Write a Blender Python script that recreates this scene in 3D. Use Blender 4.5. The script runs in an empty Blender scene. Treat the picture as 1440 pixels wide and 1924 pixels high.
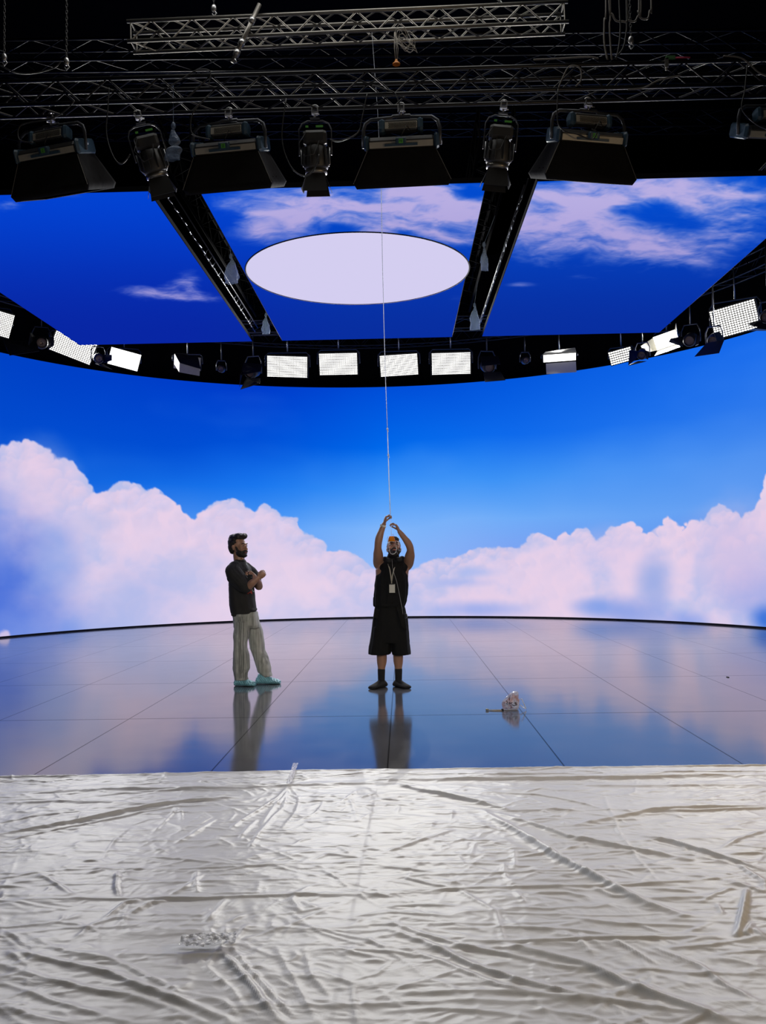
import bpy, bmesh, math, random
import numpy as np
from math import sin, cos, pi, radians, sqrt, atan2
from mathutils import Vector, Matrix

# ------------------------------------------------------------------ camera, world, lights
SC = bpy.context.scene
COL = SC.collection
W, H, FPX = 1440, 1924, 1680.0
CAM = np.array([0.0, 0.0, 1.45])
RM = Matrix.Rotation(radians(1.2), 3, 'Z') @ Matrix.Rotation(pi/2 + radians(3.0), 3, 'X') @ Matrix.Rotation(radians(-0.95), 3, 'Z')
RN = np.array(RM)
cam_data = bpy.data.cameras.new('camera')
cam = bpy.data.objects.new('camera', cam_data)
COL.objects.link(cam)
cam.location = CAM
cam.rotation_euler = RM.to_euler()
cam_data.sensor_fit = 'VERTICAL'
cam_data.sensor_height = 36
cam_data.lens = FPX * 36 / H
cam_data.clip_end = 200
SC.camera = cam
SC.view_settings.view_transform = 'Standard'
SC.view_settings.look = 'None'
SC.view_settings.exposure = 0.0
SC.view_settings.gamma = 1.0
SC.view_settings.use_curve_mapping = False
world = bpy.data.worlds.new('world')
SC.world = world
world.use_nodes = True
world.node_tree.nodes['Background'].inputs[0].default_value = (0.5, 0.6, 1, 1)
world.node_tree.nodes['Background'].inputs[1].default_value = 0.002

PANEL_GLOW = 3.6          # radiance of the lit LED faces
PANEL_WATTS = 500         # light each LED panel throws on the stage
SCREEN = 1.0
def area_light(name, loc, aim, sx, sy, power, color):
    d = bpy.data.lights.new(name, 'AREA'); d.shape = 'RECTANGLE'; d.size = sx; d.size_y = sy
    d.energy = power; d.color = color
    o = bpy.data.objects.new(name, d); COL.objects.link(o); o.location = loc
    o.rotation_euler = (Vector(aim) - Vector(loc)).to_track_quat('-Z', 'Y').to_euler()
    return o
# two added fill lights, overhead and behind the camera; a warm lamp at right
area_light('added_fill_light', (-0.6, 8.2, 9.5), (-0.3, 4.6, 0), 6, 1.5, 110, (1.0, 0.99, 0.95))  # added overhead to brighten the sheet, no fixture behind it
area_light('added_fill_light', (0.8, -4.8, 4.2), (0, 10.2, 0.9), 3, 2, 26, (1.0, 0.98, 0.97)).data.spread = radians(34)  # added fill that brightens the people from the front
area_light('warm_hall_lamp', (5.6, 4.6, 3.2), (1.9, 4.6, 0), 0.8, 0.8, 95, (1.0, 0.70, 0.38))

# ------------------------------------------------------------------ helpers
def ray(px, py):
    return RN @ np.array([(px - 720) / FPX, -(py - 962) / FPX, -1.0])
def onz(px, py, z=0.0):
    d = ray(px, py); return CAM + d * ((z - CAM[2]) / d[2])
def aty(px, py, y):
    d = ray(px, py); return CAM + d * (y / d[1])
def project(P):
    q = (np.asarray(P, float) - CAM) @ RN
    return 720 + FPX * q[..., 0] / -q[..., 2], 962 - FPX * q[..., 1] / -q[..., 2]
def lin(c):
    c = np.asarray(c, float) / 255.0
    return np.where(c <= 0.04045, c / 12.92, ((c + 0.055) / 1.055) ** 2.4)

def sstep(a, b, x):
    t = np.clip((x - a) / (b - a), 0, 1); return t * t * (3 - 2 * t)
def vnoise(x, y, seed=0):
    """smooth value noise of arrays x, y"""
    xi = np.floor(x).astype(np.int64); yi = np.floor(y).astype(np.int64)
    fx = x - xi; fy = y - yi
    fx = fx * fx * fx * (fx * (fx * 6 - 15) + 10); fy = fy * fy * fy * (fy * (fy * 6 - 15) + 10)
    def h(a, b):
        n = (a * 374761393 + b * 668265263 + seed * 982451653) & 0xFFFFFFFF
        n = ((n ^ (n >> 13)) * 1274126177) & 0xFFFFFFFF
        n = n ^ (n >> 16)
        return (n & 0xFFFF) / 65535.0
    a = h(xi, yi); b = h(xi + 1, yi); c = h(xi, yi + 1); d = h(xi + 1, yi + 1)
    return (a * (1 - fx) + b * fx) * (1 - fy) + (c * (1 - fx) + d * fx) * fy
def fbm(x, y, oct=4, seed=0, gain=0.5):
    s = 0; a = 1; t = 0
    for k in range(oct):
        s = s + a * vnoise(x * 2**k + 17.3 * k, y * 2**k - 9.1 * k, seed + k); t += a; a *= gain
    return s / t

MATS = {}
def mat(name, color, rough=0.5, metal=0.0, spec=0.5, noise=0.0, nscale=20, bump=0.0, bscale=60, alpha=1.0, trans=0.0, sheen=0.0):
    if name in MATS: return MATS[name]
    m = bpy.data.materials.new(name); m.use_nodes = True
    nt = m.node_tree; b = nt.nodes['Principled BSDF']
    b.inputs['Base Color'].default_value = (*color, 1)
    b.inputs['Roughness'].default_value = rough
    b.inputs['Metallic'].default_value = metal
    b.inputs['Specular IOR Level'].default_value = spec
    b.inputs['Alpha'].default_value = alpha
    b.inputs['Transmission Weight'].default_value = trans
    b.inputs['Sheen Weight'].default_value = sheen
    if noise or bump:
        tc = nt.nodes.new('ShaderNodeTexCoord')
    if noise:
        n = nt.nodes.new('ShaderNodeTexNoise'); n.inputs['Scale'].default_value = nscale; n.inputs['Detail'].default_value = 5
        nt.links.new(tc.outputs['Object'], n.inputs['Vector'])
        mx = nt.nodes.new('ShaderNodeMix'); mx.data_type = 'RGBA'
        mx.inputs[6].default_value = (*[c * (1 - noise) for c in color], 1)
        mx.inputs[7].default_value = (*[min(1, c * (1 + noise)) for c in color], 1)
        nt.links.new(n.outputs['Fac'], mx.inputs[0]); nt.links.new(mx.outputs[2], b.inputs['Base Color'])
    if bump:
        n2 = nt.nodes.new('ShaderNodeTexNoise'); n2.inputs['Scale'].default_value = bscale; n2.inputs['Detail'].default_value = 6
        nt.links.new(tc.outputs['Object'], n2.inputs['Vector'])
        bp = nt.nodes.new('ShaderNodeBump'); bp.inputs['Strength'].default_value = bump; bp.inputs['Distance'].default_value = 0.01
        nt.links.new(n2.outputs['Fac'], bp.inputs['Height']); nt.links.new(bp.outputs['Normal'], b.inputs['Normal'])
    MATS[name] = m
    return m
def emit(name, color, strength, attr=False, gloss=0.35):
    m = bpy.data.materials.new(name); m.use_nodes = True
    nt = m.node_tree; b = nt.nodes['Principled BSDF']
    b.inputs['Base Color'].default_value = (0.01, 0.01, 0.012, 1)
    b.inputs['Roughness'].default_value = gloss
    b.inputs['Specular IOR Level'].default_value = 0.25
    b.inputs['Emission Color'].default_value = (*color, 1)
    b.inputs['Emission Strength'].default_value = strength
    if attr:
        a = nt.nodes.new('ShaderNodeAttribute'); a.attribute_name = 'picture'
        nt.links.new(a.outputs['Color'], b.inputs['Emission Color'])
    if gloss > 1:      # matt screen: nothing but its own light
        e2 = nt.nodes.new('ShaderNodeEmission'); e2.inputs[0].default_value = (*color, 1); e2.inputs[1].default_value = strength
        if attr: nt.links.new(a.outputs['Color'], e2.inputs[0])
        nt.links.new(e2.outputs[0], nt.nodes['Material Output'].inputs[0])
    MATS[name] = m
    return m

def tag(o, label=None, cat=None, group=None, kind=None):
    if label: o['label'] = label
    if cat: o['category'] = cat
    if group: o['group'] = group
    if kind: o['kind'] = kind
    return o
def empty(name, loc=(0, 0, 0), rz=0.0):
    o = bpy.data.objects.new(name, None); COL.objects.link(o); o.location = loc; o.rotation_euler = (0, 0, rz)
    o.empty_display_size = 0.1
    return o
def kids(o): return list(o.children)
def copy_tree(o, parent=None):
    c = o.copy(); COL.objects.link(c)
    if parent is not None: c.parent = parent
    for ch in kids(o): copy_tree(ch, c)
    return c

def frame_of(d, up=(0, 0, 1)):
    d = np.asarray(d, float); d = d / (np.linalg.norm(d) + 1e-12)
    up = np.asarray(up, float)
    if abs(d @ up) > 0.97: up = np.array([1.0, 0, 0]) if abs(d[0]) < 0.9 else np.array([0, 1.0, 0])
    u = np.cross(up, d); u /= np.linalg.norm(u)
    return u, np.cross(d, u)

class MB:
    """collects shapes, links them as one mesh object"""
    def __init__(s): s.v = []; s.f = []; s.smooth = []
    def add(s, vs, fs, smooth=False):
        n = len(s.v); s.v.extend([tuple(map(float, p)) for p in vs])
        for f in fs: s.f.append(tuple(i + n for i in f)); s.smooth.append(smooth)
        return s
    def box(s, c, size, rot=None):
        c = np.asarray(c, float); h = np.asarray(size, float) / 2
        P = np.array([[x, y, z] for x in (-1, 1) for y in (-1, 1) for z in (-1, 1)]) * h
        if rot is not None: P = P @ np.asarray(rot, float).T
        return s.add(P + c, [(0, 1, 3, 2), (4, 6, 7, 5), (0, 4, 5, 1), (2, 3, 7, 6), (0, 2, 6, 4), (1, 5, 7, 3)])
    def bbox(s, c, size, rot=None, b=0.01):
        """box with chamfered long edges (prism with 8-gon section across x)"""
        c = np.asarray(c, float); hx, hy, hz = np.asarray(size, float) / 2
        sec = [(-hy + b, -hz), (hy - b, -hz), (hy, -hz + b), (hy, hz - b), (hy - b, hz), (-hy + b, hz), (-hy, hz - b), (-hy, -hz + b)]
        P = []
        for x, k in ((-hx, 0.85), (-hx + b, 1), (hx - b, 1), (hx, 0.85)):
            P += [(x, y * k if k < 1 else y, z * k if k < 1 else z) for y, z in sec]
        P = np.array(P)
        if rot is not None: P = P @ np.asarray(rot, float).T
        F = []
        for r in range(3):
            for i in range(8):
                j = (i + 1) % 8; F.append((r*8+i, r*8+j, r*8+8+j, r*8+8+i))
        F.append(tuple(range(7, -1, -1))); F.append(tuple(range(24, 32)))
        return s.add(P + c, F)
    def tube(s, pts, r, n=6, caps=True, closed=False):
        pts = [np.asarray(p, float) for p in pts]; m = len(pts)
        rr = [r] * m if np.isscalar(r) else list(r)
        P = []; u = None
        for i, p in enumerate(pts):
            if closed: d = pts[(i + 1) % m] - pts[i - 1]
            else: d = pts[min(i + 1, m - 1)] - pts[max(i - 1, 0)]
            d = d / (np.linalg.norm(d) + 1e-12)
            if u is None: u, w = frame_of(d)
            else:
                u = u - d * (u @ d); nn = np.linalg.norm(u)
                if nn < 1e-6: u, w = frame_of(d)
                else: u = u / nn; w = np.cross(d, u)
            ra = rr[i]; ra = (ra, ra) if np.isscalar(ra) else ra
            for k in range(n):
                a = 2 * pi * k / n; P.append(p + u * cos(a) * ra[0] + w * sin(a) * ra[1])
        F = []
        for i in range(m if closed else m - 1):
            a0 = i * n; b0 = ((i + 1) % m) * n
            for k in range(n):
                k2 = (k + 1) % n; F.append((a0 + k, a0 + k2, b0 + k2, b0 + k))
        if caps and not closed: F.append(tuple(range(n - 1, -1, -1))); F.append(tuple(range((m - 1) * n, m * n)))
        return s.add(P, F, True)
    def ell(s, c, r, rot=None, nu=16, nv=10):
        c = np.asarray(c, float); r = np.asarray(r, float) if not np.isscalar(r) else np.array([r] * 3, float)
        P = [(0, 0, -1)]
        for i in range(1, nv):
            t = -pi/2 + pi * i / nv
            for k in range(nu): P.append((cos(t) * cos(2*pi*k/nu), cos(t) * sin(2*pi*k/nu), sin(t)))
        P.append((0, 0, 1)); P = np.array(P) * r
        if rot is not None: P = P @ np.asarray(rot, float).T
        F = [(0, 1 + (k + 1) % nu, 1 + k) for k in range(nu)]
        for i in range(nv - 2):
            for k in range(nu):
                a = 1 + i * nu + k; b = 1 + i * nu + (k + 1) % nu; F.append((a, b, b + nu, a + nu))
        top = len(P) - 1
        F += [(1 + (nv - 2) * nu + k, 1 + (nv - 2) * nu + (k + 1) % nu, top) for k in range(nu)]
        return s.add(P + c, F, True)
    def lathe(s, c, axis, prof, n=20, caps=False):
        """prof: list of (dist along axis, radius)"""
        c = np.asarray(c, float); a = np.asarray(axis, float); a = a / np.linalg.norm(a); u, w = frame_of(a)
        P = []
        for t, r in prof:
            for k in range(n):
                P.append(c + a * t + (u * cos(2*pi*k/n) + w * sin(2*pi*k/n)) * r)
        F = []
        for i in range(len(prof) - 1):
            for k in range(n):
                k2 = (k + 1) % n; F.append((i*n+k, i*n+k2, (i+1)*n+k2, (i+1)*n+k))
        if caps: F.append(tuple(range(n - 1, -1, -1))); F.append(tuple(range((len(prof) - 1) * n, len(prof) * n)))
        return s.add(P, F, True)
    def plate(s, quad, th):
        """a flat panel from 3 or 4+ corner points with a thickness"""
        q = [np.asarray(p, float) for p in quad]; nrm = np.cross(q[1] - q[0], q[2] - q[0]); nrm /= np.linalg.norm(nrm)
        n = len(q); P = [p + nrm * th / 2 for p in q] + [p - nrm * th / 2 for p in q]
        F = [tuple(range(n)), tuple(range(2 * n - 1, n - 1, -1))] + [(i, i + n, (i + 1) % n + n, (i + 1) % n) for i in range(n)]
        return s.add(P, F)
    def build(s, name, m, parent=None, origin=None, auto=True):
        me = bpy.data.meshes.new(name)
        V = np.array(s.v, float).reshape(-1, 3)
        if origin is not None: V = V - np.asarray(origin, float)
        me.from_pydata([tuple(p) for p in V], [], s.f)
        me.polygons.foreach_set('use_smooth', s.smooth)
        me.update()
        o = bpy.data.objects.new(name, me); COL.objects.link(o)
        if m is not None: me.materials.append(m)
        if parent is not None: o.parent = parent
        return o

def grid_mesh(name, P, m, parent=None, colors=None, smooth=True, flip=False):
    """P: (nv, nu, 3) array -> mesh grid quickly"""
    nv, nu = P.shape[:2]
    me = bpy.data.meshes.new(name)
    idx = np.arange(nv * nu).reshape(nv, nu)
    q = np.stack([idx[:-1, :-1], idx[:-1, 1:], idx[1:, 1:], idx[1:, :-1]], -1).reshape(-1, 4)
    if flip: q = q[:, ::-1]
    nf = len(q)
    me.vertices.add(nv * nu); me.vertices.foreach_set('co', P.reshape(-1).astype(np.float32))
    me.loops.add(nf * 4); me.loops.foreach_set('vertex_index', np.ascontiguousarray(q).reshape(-1).astype(np.int32))
    me.polygons.add(nf)
    me.polygons.foreach_set('loop_start', np.arange(0, nf * 4, 4, dtype=np.int32))
    me.polygons.foreach_set('loop_total', np.full(nf, 4, dtype=np.int32))
    me.polygons.foreach_set('use_smooth', np.full(nf, smooth))
    me.update(calc_edges=True)
    if colors is not None:
        ca = me.color_attributes.new('picture', 'FLOAT_COLOR', 'POINT')
        c4 = np.ones((nv * nu, 4), np.float32); c4[:, :3] = colors.reshape(-1, 3)
        ca.data.foreach_set('color', c4.reshape(-1))
    me.materials.append(m)
    o = bpy.data.objects.new(name, me); COL.objects.link(o)
    if parent is not None: o.parent = parent
    return o
def poly_at(pts, x):
    a = np.array(sorted(pts), float); return np.interp(x, a[:, 0], a[:, 1])

# ------------------------------------------------------------------ the hall
M_black = mat('black_matte', (0.006, 0.006, 0.007), 0.8, noise=0.3)
M_void = mat('studio_black_paint', (0.004, 0.004, 0.005), 0.95, spec=0.1, noise=0.2)
M_trussblk = mat('black_truss_metal', (0.007, 0.007, 0.009), 0.38, 0.0, noise=0.4)
M_alu = mat('raw_aluminium', (0.30, 0.285, 0.26), 0.42, 0.9, noise=0.25, nscale=8)
M_chrome = mat('bright_clamp_metal', (0.55, 0.55, 0.56), 0.35, 0.9)
M_cable = mat('black_cable_rubber', (0.012, 0.012, 0.013), 0.45)

def floor_material():
    m = bpy.data.materials.new('glossy_stage_boards'); m.use_nodes = True
    nt = m.node_tree; b = nt.nodes['Principled BSDF']; L = nt.links.new
    tc = nt.nodes.new('ShaderNodeTexCoord'); sp = nt.nodes.new('ShaderNodeSeparateXYZ'); L(tc.outputs['Object'], sp.inputs[0])
    def M(op, a, bb=None, c=None):
        n = nt.nodes.new('ShaderNodeMath'); n.operation = op
        for i, v in enumerate((a, bb, c)):
            if v is None: continue
            if isinstance(v, (int, float)): n.inputs[i].default_value = v
            else: L(v, n.inputs[i])
        return n.outputs[0]
    x = M('ADD', sp.outputs['X'], 0.15 + 12.2); y = M('ADD', sp.outputs['Y'], -6.36 + 24.4)
    col = M('FLOOR', M('DIVIDE', x, 1.222)); fx = M('MODULO', x, 1.222)
    fy = M('MODULO', M('ADD', y, 0.0), 2.40)
    sx = M('GREATER_THAN', 0.0055, M('MINIMUM', fx, M('SUBTRACT', 1.222, fx)))
    sy = M('GREATER_THAN', 0.011, M('MINIMUM', fy, M('SUBTRACT', 2.40, fy)))
    seam = M('MAXIMUM', sx, sy)
    row = M('FLOOR', M('DIVIDE', y, 2.40))
    wn = nt.nodes.new('ShaderNodeTexWhiteNoise'); wn.noise_dimensions = '2D'
    cb = nt.nodes.new('ShaderNodeCombineXYZ'); L(col, cb.inputs[0]); L(row, cb.inputs[1]); L(cb.outputs[0], wn.inputs['Vector'])
    n = nt.nodes.new('ShaderNodeTexNoise'); n.inputs['Scale'].default_value = 1.3; n.inputs['Detail'].default_value = 6
    L(tc.outputs['Object'], n.inputs['Vector'])
    base = M('ADD', M('MULTIPLY', wn.outputs['Value'], 0.010), M('MULTIPLY', n.outputs['Fac'], 0.05))
    base = M('ADD', base, 0.075)
    base = M('MULTIPLY', base, M('SUBTRACT', 1.0, M('MULTIPLY', seam, 0.7)))
    cc = nt.nodes.new('ShaderNodeCombineColor'); L(base, cc.inputs[0]); L(base, cc.inputs[1]); L(M('MULTIPLY', base, 1.04), cc.inputs[2])
    L(cc.outputs[0], b.inputs['Base Color'])
    n3 = nt.nodes.new('ShaderNodeTexNoise'); n3.inputs['Scale'].default_value = 3.0; n3.inputs['Detail'].default_value = 8
    L(tc.outputs['Object'], n3.inputs['Vector'])
    r = M('ADD', M('MULTIPLY', n3.outputs['Fac'], 0.07), 0.075)
    L(r, b.inputs['Roughness'])
    b.inputs['Specular IOR Level'].default_value = 0.5
    L(M('SUBTRACT', 0.5, M('MULTIPLY', seam, 0.47)), b.inputs['Specular IOR Level'])
    n4 = nt.nodes.new('ShaderNodeTexNoise'); n4.inputs['Scale'].default_value = 0.9; n4.inputs['Detail'].default_value = 2
    L(tc.outputs['Object'], n4.inputs['Vector'])
    bp = nt.nodes.new('ShaderNodeBump'); bp.inputs['Strength'].default_value = 0.25; bp.inputs['Distance'].default_value = 0.01
    L(n4.outputs['Fac'], bp.inputs['Height']); L(bp.outputs['Normal'], b.inputs['Normal'])
    return m
fl = MB(); fl.add([(-13, -6, 0), (13, -6, 0), (13, 27, 0), (-13, 27, 0)], [(0, 1, 2, 3)])
tag(fl.build('floor', floor_material()), kind='structure')
def shell(name, c, size): tag(MB().box(c, size).build(name, M_void), kind='structure')
shell('ceiling', (0, 10.5, 12.1), (26.4, 33.4, 0.2))
shell('wall_back', (0, 27.1, 6), (26.4, 0.2, 12))
shell('wall_left', (-13.1, 10.5, 6), (0.2, 33, 12))
shell('wall_right', (13.1, 10.5, 6), (0.2, 33, 12))
shell('wall_front', (0, -6.1, 6), (26.4, 0.2, 12))

# ------------------------------------------------------------------ curved LED wall with its cloud picture
CX, CY, RW, ZT = -0.66, 13.82, 8.34, 5.74
TH = radians(97)
def wall_st(px, py):
    d = ray(px, py); o = CAM - np.array([CX, CY, 0])
    a = d[0]**2 + d[1]**2; b = 2 * (o[0]*d[0] + o[1]*d[1]); c = o[0]**2 + o[1]**2 - RW**2
    t = (-b + sqrt(b*b - 4*a*c)) / (2*a); p = o + d * t
    return atan2(p[0], p[1]) * RW, CAM[2] + t * d[2]
STEP = 0.0195
sv = np.arange(-RW * TH, RW * TH, STEP); zv = np.linspace(0.03, ZT, 290)
S, Z = np.meshgrid(sv, zv)
PX, PY = project(np.stack([CX + RW*np.sin(S/RW), CY + RW*np.cos(S/RW), Z], -1))
# blue backdrop gradient: rows of height, columns across
cols_s = [wall_st(x, 900)[0] for x in (0, 480, 720, 960, 1440)]
rows = [(5.7, [(0,66,198),(0,60,203),(0,76,215),(3,88,222),(22,106,236)]),
        (4.3, [(2,74,205),(0,80,215),(0,104,234),(14,106,236),(44,120,236)]),
        (3.3, [(10,90,215),(25,118,238),(55,146,248),(62,146,245),(80,145,240)]),
        (2.3, [(60,115,225),(90,160,248),(128,182,250),(112,172,248),(95,155,240)]),
        (1.2, [(70,115,220),(120,165,240),(150,190,250),(130,160,240),(70,125,225)]),
        (0.0, [(45,105,218),(100,150,235),(150,180,245),(120,150,235),(70,120,225)])]
tab = np.array([r[1] for r in rows], float)[::-1]; zr = np.array([r[0] for r in rows])[::-1]
si = np.interp(S, cols_s, np.arange(5.0)); zi = np.interp(Z + 0.5 * (fbm(S*0.35, Z*0.5, 3, 5) - 0.5), zr, np.arange(6.0))
i0 = np.minimum(si.astype(int), 3); j0 = np.minimum(np.maximum(zi, 0).astype(int), 4)
fx = (si - i0)[..., None]; fz = (zi - j0)[..., None]
pic = (tab[j0, i0]*(1-fx) + tab[j0, i0+1]*fx)*(1-fz) + (tab[j0+1, i0]*(1-fx) + tab[j0+1, i0+1]*fx)*fz
haze = sstep(0.45, 0.8, fbm(S*0.25 + 3, Z*0.6, 4, 21)) * 0.13
pic = pic * (1 - haze[..., None]) + np.array([120, 170, 250]) * haze[..., None]
top_l = [(-60,900),(0,838),(14,829),(35,830),(40,838),(47,824),(60,824),(78,838),(90,842),(97,857),(115,857),(132,864),(142,875),(150,893),(163,905),(166,925),(180,925),(212,922),(215,906),(232,903),(250,904),(262,918),(285,918),(300,912),(310,930),(325,948),(340,950),(352,978),(372,972),(385,962),(395,947),(420,940),(440,937),(463,948),(465,960),(480,965),(490,943),(508,945),(515,965),(530,970),(545,969),(560,972),(568,1000),(585,1009),(600,1015),(615,1035),(640,1034),(660,1037),(672,1050),(700,1068),(735,1080)]
top_r = [(735,1080),(770,1072),(792,1063),(800,1055),(825,1048),(850,1046),(865,1042),(885,1034),(900,1030),(940,1028),(960,1030),(985,1025),(995,1006),(1010,998),(1035,1008),(1045,1012),(1062,998),(1075,1006),(1090,990),(1108,992),(1118,1012),(1135,1005),(1150,990),(1168,990),(1185,978),(1205,988),(1212,1010),(1216,1018),(1226,988),(1238,995),(1245,970),(1256,965),(1265,978),(1278,990),(1290,970),(1325,978),(1340,960),(1352,944),(1362,950),(1380,962),(1395,975),(1400,962),(1420,955),(1430,925),(1440,888),(1500,860)]
cont = [wall_st(x, y) for x, y in top_l + top_r]
rs = np.random.RandomState(4)
cs = np.array([c[0] for c in cont]); cz = np.array([c[1] for c in cont])
ex = np.arange(cs[-1] + 0.5, RW*TH + 1, 0.4); exl = np.arange(-RW*TH - 1, cs[0] - 0.4, 0.4)
cs = np.concatenate([exl, cs, ex]); cz = np.concatenate([2.6 + 0.5*np.sin(exl*1.7) + 0.3*rs.rand(len(exl)), cz, 3.4 + 0.5*np.sin(ex*1.3) + 0.3*rs.rand(len(ex))])
# domain warp gives ragged billow edges
wS = S + 0.16*(fbm(S*2.2, Z*2.2, 4, 31) - 0.5) + 0.05*(fbm(S*9, Z*9, 2, 33) - 0.5)
wZ = Z + 0.16*(fbm(S*2.2 + 40, Z*2.2, 4, 32) - 0.5) + 0.05*(fbm(S*9 + 9, Z*9, 2, 34) - 0.5)
def topz(s): return np.interp(s, cs, cz)
LIT = np.array([231, 208, 232.]); MID = np.array([214, 203, 235.]); SHD = np.array([176, 188, 234.])
tz = topz(wS)
depth = tz - wZ
soft = 0.035 + 0.05 * fbm(S*0.8, Z*0.8, 2, 66)
m = sstep(-0.02, 1.0, (depth - 0.13) / soft)
def rows_cols(s0, z0, r):
    return (slice(int(np.searchsorted(zv, z0 - r)), int(np.searchsorted(zv, z0 + r))), slice(max(0, int((s0 - r - sv[0])/STEP)), max(0, int((s0 + r - sv[0])/STEP))))
for k in range(900):      # rounded knobs along the crest of the clouds
    s0 = rs.uniform(-RW*TH, RW*TH); r0 = rs.uniform(0.06, 0.26) * (1.15 if s0 < 0.8 else 0.75)
    z0 = min(float(topz(s0)), float(topz(s0 - r0*0.8)) + r0*0.75, float(topz(s0 + r0*0.8)) + r0*0.75) - r0*0.93
    q = rows_cols(s0, z0, r0*1.6)
    rr = np.sqrt((wS[q] - s0)**2 + (wZ[q] - z0)**2) / r0
    m[q] = np.maximum(m[q], sstep(1.0, 1.0 - 0.035/r0 - 0.1, rr))
n1 = fbm(S*0.7 + 9, Z*0.9, 5, 51)
basec = MID + (LIT - MID) * sstep(0.4, 0.65, n1)[..., None] + (SHD - MID) * (0.75*sstep(0.55, 0.33, n1))[..., None]
pic = pic * (1 - m[..., None]) + basec * m[..., None]
# individual puffs, painted from the back (top) to the front (bottom)
puffs = []
visw = cs[-1] * 0 + RW * TH
for k in range(1500):
    s0 = rs.uniform(-visw, visw); t0 = float(topz(s0)); dd = rs.rand() ** 1.7 * 2.6
    left = s0 < wall_st(735, 1080)[0]
    r0 = rs.uniform(0.14, 0.42 if left else 0.26) * (0.75 + 0.35 * dd)
    z0 = min(t0, float(topz(s0 - r0*.7)) + r0*.55, float(topz(s0 + r0*.7)) + r0*.55) - r0 * 0.95 - dd
    if z0 < -0.3: continue
    puffs.append((z0, s0, r0, dd))
puffs.sort(key=lambda p: -p[0])
for z0, s0, r0, dd in puffs:
    a0 = max(0, int((s0 - 1.5*r0 - sv[0]) / STEP)); a1 = min(len(sv), int((s0 + 1.5*r0 - sv[0]) / STEP))
    b0 = int(np.searchsorted(zv, z0 - 1.5*r0)); b1 = int(np.searchsorted(zv, z0 + 1.5*r0))
    if a1 - a0 < 2 or b1 - b0 < 2: continue
    q = (slice(b0, b1), slice(a0, a1))
    dx = (wS[q] - s0) / r0; dz = (wZ[q] - z0) / r0; rr = np.sqrt(dx*dx + dz*dz)
    a = sstep(1.0, 0.82, rr) * sstep(-0.9, 0.45, dz - 0.15*dx)
    lit = np.clip(0.55 + 0.5*dz - 0.22*dx, 0, 1)
    c = SHD + (LIT - SHD) * lit[..., None]
    c = c - 3 + 6 * vnoise(S[q]*6, Z[q]*6, 7)[..., None]
    k = a * (0.42 if dd < 0.5 else 0.17)
    pic[q] = pic[q] * (1 - k[..., None]) + c * k[..., None]
def blotch(px, py, rx, ry, col, amp, seed, sharp=0.25):
    s0, z0 = wall_st(px, py)
    rr = np.sqrt(((S - s0)/rx)**2 + ((Z - z0)/ry)**2) + 0.45*(fbm(S*0.9, Z*1.3, 5, seed) - 0.5)
    k = amp * sstep(1.25, sharp - 0.2, rr)
    pic[:] = pic * (1 - k[..., None]) + np.array(col, float) * k[..., None]
for b in [(-40,1120,2.4,2.2,(52,98,215),0.9,71),(70,1200,2.2,0.9,(95,135,228),0.6,72),(-60,960,1.0,2.0,(110,140,228),0.6,73),
          (110,1050,0.8,1.0,(150,172,232),0.6,74),(250,1130,1.8,0.9,(172,182,232),0.55,75),(180,980,0.7,0.35,(186,190,230),0.5,76),(350,1060,0.9,0.4,(196,196,232),0.5,77),(500,1120,3.0,1.2,(232,214,236),0.4,78),
          (1230,1090,0.55,0.8,(142,166,228),0.75,81),(1180,1150,1.2,0.45,(120,150,228),0.7,82),(1440,1160,0.5,0.35,(40,105,215),0.95,83),
          (1420,1110,1.0,0.7,(140,155,228),0.5,84),(1120,1140,0.7,0.25,(120,155,232),0.7,85),(1290,1165,0.7,0.25,(120,150,232),0.6,86),
          (890,1075,0.7,0.18,(165,185,240),0.7,87),(860,1095,0.9,0.15,(165,180,238),0.6,88),(900,1145,1.4,0.25,(140,165,236),0.7,89),
          (1380,1040,1.4,1.1,(224,196,226),0.6,90),(1150,1040,1.2,0.6,(226,204,232),0.5,91),(80,900,1.0,1.0,(233,205,228),0.5,92)]:
    blotch(*b)
s0, z0 = wall_st(6, 1200); rr = np.sqrt(((wS - s0)/0.22)**2 + ((wZ - z0)/0.22)**2); k = 0.8*sstep(1.0, 0.5, rr)
pic = pic*(1 - k[..., None]) + LIT*k[..., None]
Pw = np.stack([CX + RW*np.sin(S/RW), CY + RW*np.cos(S/RW), Z], -1)
led_wall = empty('led_wall', (CX, CY, 0))
tag(led_wall, 'tall curved LED wall showing pink cumulus clouds under a blue sky, around the back of the stage', 'led wall')
grid_mesh('screen', Pw - np.array([CX, CY, 0]), emit('led_wall_picture', (1, 1, 1), SCREEN, True, 2), led_wall, lin(pic), flip=True)
back = MB(); n = 96
P = []
for k in range(n + 1):
    t = -TH + 2*TH*k/n
    for r, z in ((RW + 0.01, 0.02), (RW + 0.01, ZT + 0.012), (RW + 0.14, ZT + 0.012), (RW + 0.14, 0.02)): P.append((r*sin(t), r*cos(t), z))
back.add(P, [(4*k + i, 4*k + (i+1) % 4, 4*k + 4 + (i+1) % 4, 4*k + 4 + i) for k in range(n) for i in range(4)])
back.build('cabinet_frame', M_black, led_wall)
tr = MB(); P = []
for k in range(n + 1):
    t = -TH + 2*TH*k/n
    for r, z in ((RW - 0.03, 0.0), (RW - 0.03, 0.032), (RW + 0.02, 0.032), (RW + 0.02, 0.0)): P.append((CX + r*sin(t), CY + r*cos(t), z))
tr.add(P, [(4*k + i, 4*k + (i+1) % 4, 4*k + 4 + (i+1) % 4, 4*k + 4 + i) for k in range(n) for i in range(4)])
tag(tr.build('trim_1', M_black), kind='structure')

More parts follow.
